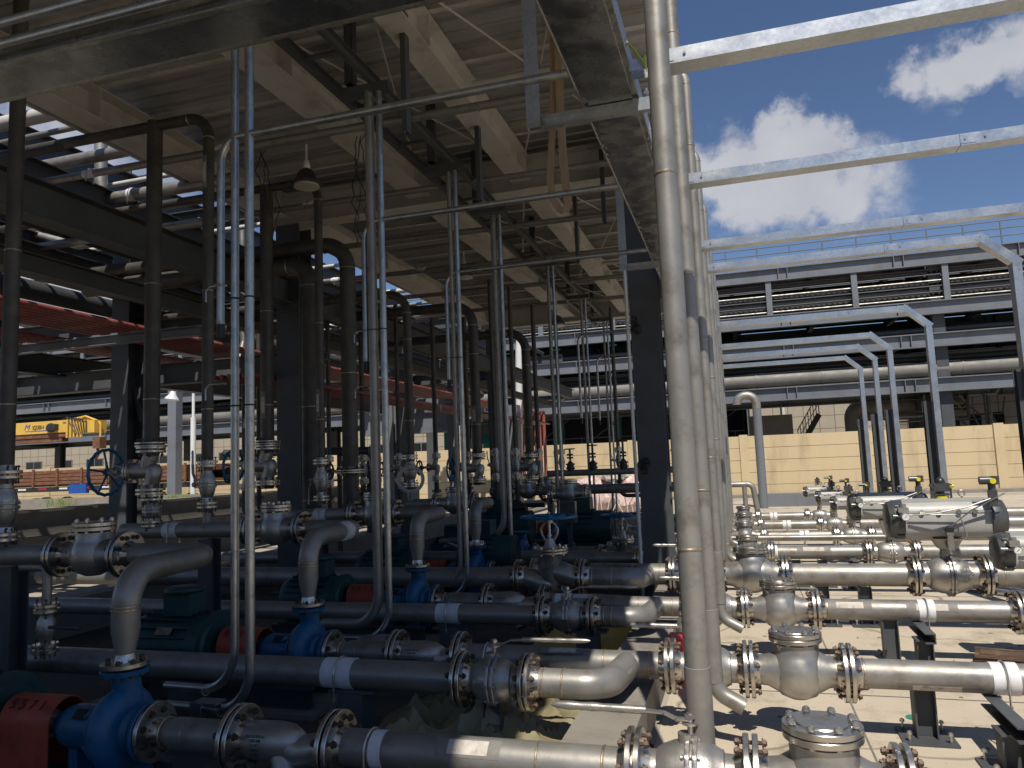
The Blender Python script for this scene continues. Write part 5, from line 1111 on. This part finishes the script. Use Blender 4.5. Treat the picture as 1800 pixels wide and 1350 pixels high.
fan_motor(-1.9, 11.4, .75, .26, .8, 'dark motor farther back behind the blue handwheel')
fan_motor(-3.4, 12.2, .72, .26, .9, 'dark motor at the foot of the far shelter column')
for k, y in enumerate((9.9, 10.6, 11.6, 12.7, 13.6)):
    spool('steel_pipe', 'far bay pipe ending at the tall column, %s of the five' % ords[k], [(-2.6, y, .48), (-.9, y, .48)], .085, wd=[((-1.7, y, .48), X1, .085)], group='far bay pipes')
    t = T('pipe_flange_pair', 'pair of bolted flanges on the %s far bay pipe' % ords[k], 'flange', (-1.35, y, .48), group='flanges on the far bay pipes'); flanges(t, (-1.35, y, .48), X1, .155, .085, near=False)

# ------------------------------------------------------------------ gallery of beams and pipes left of the shelter
t = T('pipe_gallery', 'dark steel pipe gallery of columns and beams left of the shelter', 'pipe gallery', (-8, 9.8, 0))
for y in (-2, 9.8, 20.2, 29.5):
    for x in (-9.5, -12.5) if y != 9.8 else (-9.5, -12.5):
        b = MB(); b.sweep(ibeam(.34, .34, .02, .014), (x, y, 0), (x, y, 6.9)); t.part('column', b, 'grey', smooth=0)
    for z, h_ in ((3.45, .34), (4.35, .3), (6.0, .3)):
        if z < 4 and y > 10: continue
        b = MB(); b.sweep(ibeam(h_, .2), (-12.8, y + .26, z), (-6.6 if z < 4 else -6.7, y + .26, z)); t.part('cross_beam', b, 'grey', smooth=0)
for x, z, h_, w_ in ((-9.3, 4.86, .44, .26), (-9.3, 6.5, .42, .26), (-6.42, 4.5, .38, .24), (-12.5, 4.86, .4, .24), (-12.5, 6.4, .4, .24), (-11.2, 3.75, .36, .24), (-8.2, 5.62, .3, .2), (-10.6, 5.6, .3, .2), (-7.3, 4.15, .22, .16)):
    b = MB(); b.sweep(ibeam(h_, w_), (x, -3, z), (x, 30, z)); t.part('long_beam', b, 'grey', smooth=0)
b = MB(); b.cyl((-9.3, 9.9, 2.7), (-9.9, 10.05, 4.3), .05, n=8); t.part('diagonal_brace', b, 'grey')
for k, y in enumerate((5.4, 6.35, 6.72, 7.0, 7.45, 8.3, 9.3, 10.6, 11.9, 13.4, 14.6, 16.0, 17.5, 19.0, 20.8, 22.5)):
    r = (.05, .085, .035, .03, .08, .035, .05, .04, .07, .04, .05, .06, .04, .05, .05, .06)[k]
    b = MB(); b.cyl((-15, y, 5.98), (RX0 + (.1 if k % 3 else -.3), y, 5.98), r, n=14)
    solo('gallery_pipe', b, 'cream' if k % 2 else 'pipe', 'pale pipe crossing the gallery top against the sky, number %s going away' % ['one', 'two', 'three', 'four', 'five', 'six', 'seven', 'eight', 'nine', 'ten', 'eleven', 'twelve', 'thirteen', 'fourteen', 'fifteen', 'sixteen'][k], 'pipe', 'pipes across the gallery top')
for k, y in enumerate((5.6, 8.0, 9.4, 12.5, 15.5, 18.5)):
    b = MB(); b.cyl((-15, y, 5.1), (-6.3, y, 5.1), (.04, .06, .035, .05)[k % 4], n=12)
    solo('gallery_pipe', b, ('darkrack', 'pipe', 'clad')[k % 3], 'pipe crossing the middle of the gallery under the top pipes, %s' % ['nearest', 'second', 'third', 'fourth', 'fifth', 'farthest'][k], 'pipe', 'pipes across the gallery middle')
for k, (x, z, r, m) in enumerate(((-8.9, 5.3, .12, 'darkrack'), (-8.4, 5.32, .09, 'clad'), (-10.4, 4.75, .16, 'darkrack'), (-11.2, 5.3, .12, 'clad'), (-7.6, 6.3, .08, 'darkrack'))):
    b = MB(); b.cyl((x, -2, z), (x, 30, z), r, n=14); solo('gallery_long_pipe', b, m, 'long gallery pipe running away from camera, %s' % ['dark, inner side', 'thin silver, inner side', 'dark and thick, outer side', 'silver, outer side', 'dark, topmost beside the roof'][k], 'pipe', 'pipes running along the gallery')
t = spool('downcomer_pipe', 'stainless pipe dropping between sky gaps with elbow to the right', [PY(176, 225, 8.1) + V((0, 0, .5)), PY(178, 352, 8.1), PY(178, 352, 8.1) + V((2.2, 0, -.02))], .085, Rb=.16, wd=[(PY(177, 300, 8.1), Z1, .085), (PY(178, 335, 8.1), Z1, .085)], wr=[(PY(178, 352, 8.1) + V((.55, 0, 0)), X1, .086, .1)], group='gallery drops')
t = spool('downcomer_pipe', 'cream thin pipe dropping behind the three conduits', [PY(425, 350, 11) + V((0, 0, .3)), PY(428, 600, 11), PY(428, 620, 11) + V((0, -.1, -.1))], .05, group='gallery drops')
t = spool('jointed_pipe', 'short jointed stainless pipe bending along the big gallery beam', [PY(35, 412, 9.0), PY(65, 413, 9.0), PY(138, 432, 9.1), PY(193, 424, 9.1)], .06, Rb=.06, wd=[(PY(68, 414, 9.0), X1, .06), (PY(130, 430, 9.1), X1, .06)], group='gallery drops')
for k in range(7):
    x = -8.75 + .135 * k; yb = 29.6 - .12 * k; t = T('red_pipe', 'red painted gallery pipe, number %s of the upper bundle, turning down at far end' % ['one', 'two', 'three', 'four', 'five', 'six', 'seven'][k], 'pipe', (x, 3, 3.87), group='red pipes of the upper bundle')
    xe = PY(913 + k * 7.6, 800, 30).x
    b = MB(); b.tube(bend([(x, 2, 3.87), (x, yb, 3.87)], .14, 5), .042, 12); b.cyl((x, yb, 3.87), (xe, 30, 3.86), .05, n=12); b.tube(bend([(xe, 30.0, 3.86), (xe, 30.0, 1.25)], .1, 4), .068, 12); t.part('pipe_run', b, 'red')
for k in range(5):
    x = -11.6 + .16 * k; b = MB(); b.cyl((x, 3, 4.18), (x, 29, 4.18), .045, n=12); solo('red_pipe', b, 'red', 'red painted gallery pipe of the outer left bundle, %s' % ords[k].replace('nearest', 'first'), 'pipe', 'red pipes of the outer bundle')
for k in range(6):
    x = -7.35 + .13 * k; b = MB(); b.cyl((x, 9.2, 3.2), (x, 27, 3.2), .036, n=12); solo('red_pipe', b, 'red', 'red painted gallery pipe of the lower bundle, %s' % ords[k].replace('nearest', 'first'), 'pipe', 'red pipes of the lower bundle')
# galvanised tray bits with light between, under the gallery
for k, (y, z) in enumerate(((7.6, 3.55), (10.6, 3.62))):
    b = MB(); b.sweep(channel(.12, .1, .008), (-13, y, z), (-6.3, y, z)); 
    for j in range(22): b.b2((-13 + j * .3, y - .05, z + .06), (-12.88 + j * .3, y + .25, z + .075))
    solo('cable_ladder', b, 'rack', 'perforated grey cable ladder crossing under the gallery, %s' % ('nearer', 'farther')[k], 'cable ladder', 'ladders under the gallery', smooth=0)

# low wall, weeds, truck, lamp, lone posts outside on the left
b = MB(); b.b2((-12.5, -6, 0), (-12.1, 21.9, 1.24)); b.b2((-12.099, -6, 0), (-11.8, 21.9, .82)); b.b2((-12.55, -6, 1.241), (-12.05, 21.9, 1.29)); struct('retaining_wall', b, 'slab')
b = MB(); b.b2((-60, 22.0, 0), (-9.9, 22.25, 1.15)); struct('retaining_wall', b, 'slab')
r_ = random.Random(9)
def weed(x, y, z, h_, lab):
    b = MB()
    for k in range(26):
        a = r_.random() * 6.28; q = V((x + r_.uniform(-.4, .4), y + r_.uniform(-.2, .2), z)); l_ = h_ * r_.uniform(.5, 1); tip = q + V((math.cos(a) * l_ * .35, math.sin(a) * l_ * .35, l_)); md_ = q.lerp(tip, .5) + V((0, 0, l_ * .12)); w_ = V((.014, 0, 0))
        b.add([q - w_, q + w_, md_ - w_, md_ + w_, tip], [(0, 1, 3, 2), (2, 3, 4)])
    solo('weed_tuft', b, 'leaf', lab, 'weeds', 'weed tufts by the low walls', smooth=0)
for k, (u, v) in enumerate(((100, 868), (318, 850), (330, 868), (365, 862), (305, 870), (115, 872))):
    p = PY(u, v, 21.6); weed(p.x, p.y, .75, .55, 'green weed tuft %s' % ('at the left low wall', 'left of the lamp post', 'at the lamp post foot', 'right of the lamp post', 'tallest by the thick riser valve', 'small one at the left low wall')[k])
t = T('street_lamp', 'white gooseneck street lamp outside left of the shelter', 'street lamp', (-20.1, 24, 0))
p = PY(340, 720, 24); b = MB(); b.cyl((p.x, 24, 0), (p.x, 24, p.z - .3), .1, n=14); b.tube(bend([(p.x, 24, p.z - .3), (p.x, 24, p.z + 1.15), (p.x - .85, 24, p.z + 1.15), (p.x - .85, 24, p.z + .75)], .42, 10), .055, 12); t.part('pole', b, 'white')
b = MB(); b.rev([(0, .24), (.02, .27), (.08, .25), (.2, .14), (.34, .09), (.44, .05)], (p.x - .93, 23.9, p.z + .42), (.12, .1, 1), 24); b.rev([(0, 0), (0, .22), (.004, .22), (.004, 0)], (p.x - .93, 23.9, p.z + .415), (.12, .1, 1), 24); t.part('lamp_shade', b, 'white')
b = MB(); b.cyl(PY(912, 595, 26) , PY(912, 900, 26) - V((0, 0, .5)), .13, n=12); solo('slim_pole', b, 'white', 'slim white pole standing in front of the dark open shed', 'pole')
t = T('grey_post', 'pale grey square post behind the lamp by the gallery', 'post', (-19.5, 27, 0)); p = PY(308, 700, 27); b = MB(); b.b2((p.x - .22, 26.8, 0), (p.x + .22, 27.2, 6.6)); t.part('shaft', b, 'rack', smooth=0)
t = T('speckled_post', 'speckled pale grey steel post in front of the yellow wall', 'post', (-8, 19, 0)); p = PY(688, 800, 18.6)
b = MB(); b.sweep(ibeam(.42, .3, .02, .02), (p.x, 18.6, 0), (p.x, 18.6, 3.6)); t.part('shaft', b, 'rack', smooth=0)
t = T('speckled_post', 'thin pale post just right of the third conduit trio', 'post', (-6.8, 22, 0)); p = PY(797, 760, 22)
b = MB(); b.sweep(ibeam(.25, .3, .02, .02), (p.x, 22, 0), (p.x, 22, 4.3)); t.part('shaft', b, 'rack', smooth=0)
b = MB(); p = PY(640, 735, 24); q_ = PY(790, 722, 24); b.b2((p.x, 24, p.z - .45), (q_.x, 24.3, p.z + .55)); b.b2((p.x, 23.9, p.z - .65), (q_.x, 24.4, p.z - .45)); solo('pale_girder', b, 'rack', 'pale grey girder band below the red pipes before tiled building', 'girder', smooth=0)
b = MB(); b.b2((PY(895, 800, 23).x, 23, .3), (PY(912, 800, 23).x, 23.4, PY(895, 712, 23).z)); solo('steel_rack_post', b, 'rack', 'grey perforated post left of the hanging red pipes', 'post', smooth=0)

t = T('crane_truck', 'flatbed crane truck with yellow boom and brown board sides', 'truck', (-30, 29, 0))
y = 28.6; bx0 = PY(-60, 800, y).x; bx1 = PY(352, 830, y).x; zt = PY(100, 826, y).z; zb = PY(100, 855, y).z
b = MB()
for k in range(4): b.b2((bx0, y, zb + .1 + k * (zt - zb - .1) / 4), (bx1, y + .06, zb + .1 + (k + .86) * (zt - zb - .1) / 4))
b.b2((bx0, y + .08, zb), (bx1, y + 2.4, zb + .12)); b.b2((bx0, y + 2.4, zb), (bx1, y + 2.45, zt)); bd = t.part('board_side', b, 'rust', smooth=0)
x = bx0
while x < bx1:
    b = MB(); b.b2((x, y - .07, zb - .03), (x + .12, y - .003, zt + .06)); t.part('stake', b, 'rust', smooth=0); x += 1.5
b = MB(); b.b2((bx0, y + .1, zt - .3), (bx1, y + 2.3, zt - .05)); t.part('load', b, 'rust', smooth=0)
b = MB(); b.b2((bx0, y - .02, zb - .25), (bx1, y + 2.3, zb - .04)); t.part('chassis', b, 'black', smooth=0)
for x in (bx0 + 3, bx0 + 4.4, bx1 - 3.6, bx1 - 2.2):
    for yy in (y + .3, y + 2.1):
        b = MB(); b.rev([(-.13, .2), (-.13, .46), (-.1, .5), (.1, .5), (.13, .46), (.13, .2)], (x, yy, .5), Y1, 26); w_ = t.part('wheel', b, 'cable')
        b = MB(); b.rev([(-.11, .0), (-.11, .2), (.11, .2), (.11, 0)], (x, yy, .5), Y1, 18); t.part('rim', b, 'clad', w_)
for k in range(10):
    b = MB(); b.b2((bx0 + 1 + k * 1.3, y - .03, zb - .15), (bx0 + 1.5 + k * 1.3, y - .022, zb - .07)); t.part('reflector', b, 'redplastic' if k % 2 else 'white', smooth=0)
b = MB(); q = PY(138, 860, y); b.b2((q.x - .5, y - .1, q.z - .2), (q.x + .55, y + .1, q.z + .25)); t.part('tool_box', b, 'blueplastic', smooth=0)
yb = 29.4; z1 = PY(60, 742, yb).z; z0 = PY(60, 763, yb).z; ex = PY(150, 750, yb).x; sx = PY(-60, 750, yb).x
b = MB(); b.b2((sx, yb, z0), (ex, yb + .6, z1)); bm = t.part('boom', b, 'crane', smooth=0)
b = MB(); b.b2((sx, yb + .05, z0 - .22), (ex - .8, yb + .55, z0 - .003)); b.b2((sx, yb + .1, z0 - .45), (ex - 1.6, yb + .5, z0 - .223)); t.part('boom_underside', b, 'rust', smooth=0)
hx = PY(168, 760, yb).x; b = MB(); b.tube(bend([(ex - 1.3, yb + .3, z1 + .02), (ex - .2, yb + .2, z1 + .14), (hx + .1, yb + .2, z1 - .2), (hx + .1, yb + .2, z0 - .5)], .3), .05, 8); b.b2((ex - .7, yb - .08, z0 - .1), (hx - .0, yb + .68, z1 - .1))
for k in range(5): b.b2((ex - 1.1 + k * .22, yb - .12, z0 - .3), (ex - 1.0 + k * .22, yb - .04, z1 + .05))
t.part('boom_head', b, 'crane', smooth=20)
b = MB()
for k in range(7): b.tube([(ex - 1.4 + k * .16, yb - .1, z1 + .02), (ex - 1.0 + k * .2, yb - .16, z1 + .12 - .03 * k), (ex - .5 + k * .12, yb - .16, z0 - .1)], .025, 6)
t.part('hydraulic_hose', b, 'cable')
b = MB(); b.b2((hx - .15, yb - .02, z0 - .9), (hx + .28, yb + .4, z0 - .35)); b.tube([(hx, yb + .15, z0 - .9), (hx + .05, yb + .15, z0 - 1.2), (hx - .1, yb + .15, z0 - 1.4), (hx - .2, yb + .15, z0 - 1.2)], .07, 8); t.part('hook_block', b, 'rust')
b = MB(); b.cyl((sx + 1.2, yb + .3, zb), (sx + 1.2, yb + .3, z0 - .4), .3, n=16); t.part('crane_mast', b, 'crane')
c = PY(67, 752, yb - .01); text(t, 'SQS300-4', .30, c, (PI / 2, 0, 0), 'letter', .006, bm, sx=.62)
c = PY(47, 752, yb - .01); text(t, 'M', .4, c, (PI / 2, 0, 0), 'blueletter', .006, bm, shear=.3, sx=1.15)
b = MB(); c = PY(68, 757, yb - .006); b.add([(c.x - .9, yb - .006, c.z - .03), (c.x + .5, yb - .006, c.z - .05), (c.x + .9, yb - .006, c.z + .05), (c.x + .5, yb - .006, c.z + .0), (c.x - .9, yb - .006, c.z + .0)], [(0, 1, 2, 3, 4)]); t.part('swoosh', b, 'blueletter', bm, smooth=0)
b = MB(); c = PY(89, 752, yb - .1); b.ell(c, (.3, .12, .24)); b.box(c + V((.28, 0, .02)), (.25, .2, .3)); t.part('winch', b, 'black', bm)

# wrapped bale and small things before the yellow wall
t = T('wrapped_bale', 'pink plastic wrapped bale tied with clear film before the yellow wall', 'bale', (-4.6, 27, 0))
def lump(c, r_v, seed, m, nm, amp=.16):
    b = MB(); b.ell(c, r_v, 40, 26); c = V(c)
    for i, v in enumerate(b.v):
        d = v - c; n1 = noise.noise(V((d.x * 2.2, d.y * 2.2, d.z * 2.2)) + V((seed, 0, 0))); n2 = abs(noise.noise(V((d.x * 6, d.y * 6, d.z * 6)) + V((seed, 3, 0))))
        k = 1 + amp * n1 * 1.6 - amp * n2; bx = V((max(-.82, min(.82, d.x / r_v[0])) * r_v[0] * 1.12, max(-.82, min(.82, d.y / r_v[1])) * r_v[1] * 1.12, max(-.85, min(.85, d.z / r_v[2])) * r_v[2] * 1.1)); b.v[i] = c + bx * k
        if b.v[i].z < .01: b.v[i].z = .01
    return t.part(nm, b, m, smooth=20)
p = PY(1062, 870, 25.5); lump((p.x - .35, 25.5, .62), (.75, .6, .62), 1, 'film', 'bale'); lump((p.x + .75, 25.5, .62), (.72, .6, .7), 4, 'film', 'bale'); lump((p.x + 1.25, 25.6, .55), (.42, .5, .66), 7, 'film2', 'film_tail', .4)
lump((p.x + .45, 25.3, 1.28), (.5, .4, .2), 9, 'film2', 'film_tail', .3)
b = MB(); r_ = random.Random(2)
for k in range(14):
    x = p.x - 1 + k * .17; b.tube([(x, 24.86, .05), (x + r_.uniform(-.3, .3), 24.8, .6), (x + r_.uniform(-.3, .3), 24.9, 1.1)], .014, 5)
t.part('binding_strap', b, 'wrap')
b = MB(); c = PY(1133, 830, 20); b.ell(c, (.22, .2, .4)); solo('hanging_bundle', b, 'rust', 'brown cloth bundle hanging left of the tall grey column', 'bundle')
b = MB(); p = PY(1042, 828, 27); b.b2((p.x - .12, 27, 0), (p.x + .14, 27.2, p.z + .25)); solo('white_board', b, 'white', 'narrow white board standing behind the pink bale', 'board', smooth=0)
# control station on post, frame with handwheel in the middle distance
t = T('wheel_stand', 'dark rectangular pipe frame carrying a five spoke handwheel before the wall', 'stand', (-6.6, 14.6, 0))
pts = [PY(598, 800, 14.6), PY(648, 796, 14.6), PY(648, 890, 14.6)]; b = MB(); b.tube([(pts[0].x, 14.6, .3), pts[0], pts[1], (pts[1].x, 14.6, .3)], .07, 8); t.part('frame', b, 'darkrack', smooth=0)
wheel(t, PY(634, 832, 14.4), (.3, -1, 0), .31, 'cable')
b = MB(); p = PY(608, 843, 14.2); b.tube(bend([(p.x - .3, 14.2, p.z + .02), (p.x + .05, 14.2, p.z + .02), (p.x + .05, 14.2, .3)], .1), .05, 10); t.part('drain_bend', b, 'pipe')
for k, (u, v, y) in enumerate(((800, 745, 34.5),)):
    pass

# ---- the dense middle distance: thin risers with small valves standing in the pump bay
def thin_riser(k, u, y, r, zt, word, wheel_=False, lev_=True):
    x = PY(u, 760, y).x
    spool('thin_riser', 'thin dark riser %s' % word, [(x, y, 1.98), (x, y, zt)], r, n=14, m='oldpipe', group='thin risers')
    if wheel_: globe_valve('globe_valve', 'small wheel valve on the thin riser %s' % word, (x, y, 1.76), .42, r, r * 2.1, r * 2.6, near=False, rot=UP, Rw=.13, hw=.34, wm='cable', group='small dark valves')
    else: ball_valve('ball_valve', 'small lever valve on the thin riser %s' % word, (x, y, 1.76), .42, r, r * 2.1, near=False, rot=UP, lev=.24 if lev_ else -.24, group='small dark valves')
    b = MB(); b.tube(bend([(x, y, 1.55), (x, y, 1.02), (x + .5, y, 1.02)], .15, 6), r, 14); flange_c = 1.3
    b.cyl((x, y, 1.29), (x, y, 1.31), r * 2, n=14); b.cyl((x, y, 1.32), (x, y, 1.34), r * 2, n=14)
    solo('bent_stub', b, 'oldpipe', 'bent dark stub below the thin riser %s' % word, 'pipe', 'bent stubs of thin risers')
for k, a in enumerate(((497, 10.6, .05, 4.9, 'behind the left shelter column'), (610, 11.2, .045, 5.0, 'right of the smooth wide elbow', True), (637, 12.6, .05, 5.0, 'at the frame with the black wheel'), (700, 12.9, .04, 4.9, 'left of the riser with the ring', True),
                       (765, 13.1, .045, 4.6, 'between the ring and far column', True), (905, 12.9, .04, 5.0, 'just left of the hanging red pipes', False, False), (945, 14.6, .045, 5.0, 'in front of the hanging red pipes', True), (985, 15.2, .04, 5.0, 'right of the hanging red pipes'), (1085, 15.6, .04, 5.0, 'near the pink bale'), (430, 11.5, .05, 4.6, 'seen between the conduit trio', True), (455, 12.4, .045, 4.8, 'just right of the conduit trio'), (540, 12.9, .05, 4.8, 'beside the thick dark riser', True), (578, 11.6, .04, 4.9, 'below the smooth elbow', True, False), (662, 13.6, .045, 4.8, 'behind the second conduit pair'), (822, 14.2, .045, 4.8, 'just left of the far column', True), (870, 12.2, .04, 5.0, 'in front of the far shelter column'))):
    thin_riser(k, *a)
b = MB(); p0 = PY(395, 797, 12.0); p1 = PY(650, 792, 12.0); b.cyl(p0, p1, .07, n=12)
for f in (.2, .5, .8): q = p0.lerp(p1, f); b.cyl(q, V((q.x, q.y, .3)), .045, n=10)
solo('cross_header', b, 'oldpipe', 'dark horizontal header with three legs behind the left risers', 'pipe')
t = T('junction_box', 'grey junction box on short post between the far pumps', 'box', (-2.35, 10.6, 0)); b = MB(); b.b2((-2.42, 10.55, .0), (-2.36, 10.6, 1.0)); t.part('post', b, 'grey', smooth=0)
b = MB(); b.b2((-2.5, 10.48, .9), (-2.28, 10.6, 1.2)); t.part('box', b, 'anod', smooth=0)
# dangling wires under the shelter roof
r_ = random.Random(21)
for k, (u, v, y) in enumerate(((630, 380, 7.5), (455, 190, 7.4), (475, 330, 8.6))):
    p = PY(u, v, y); b = MB()
    for j in range(3):
        q = [V((p.x + .05 * j, y, RZ - .05))]
        while q[-1].z > min(p.z, RZ - .3) - .35: q.append(q[-1] + V((r_.uniform(-.05, .05), r_.uniform(-.03, .03), -.09)))
        b.tube(q, .006, 5)
    solo('dangling_wire', b, 'cable', 'tangled black wires dangling from the shelter roof, ' + ('left of the second conduit bend', 'beside the nearest conduit trio', 'beside the round lamp')[k], 'wire', 'dangling wires')
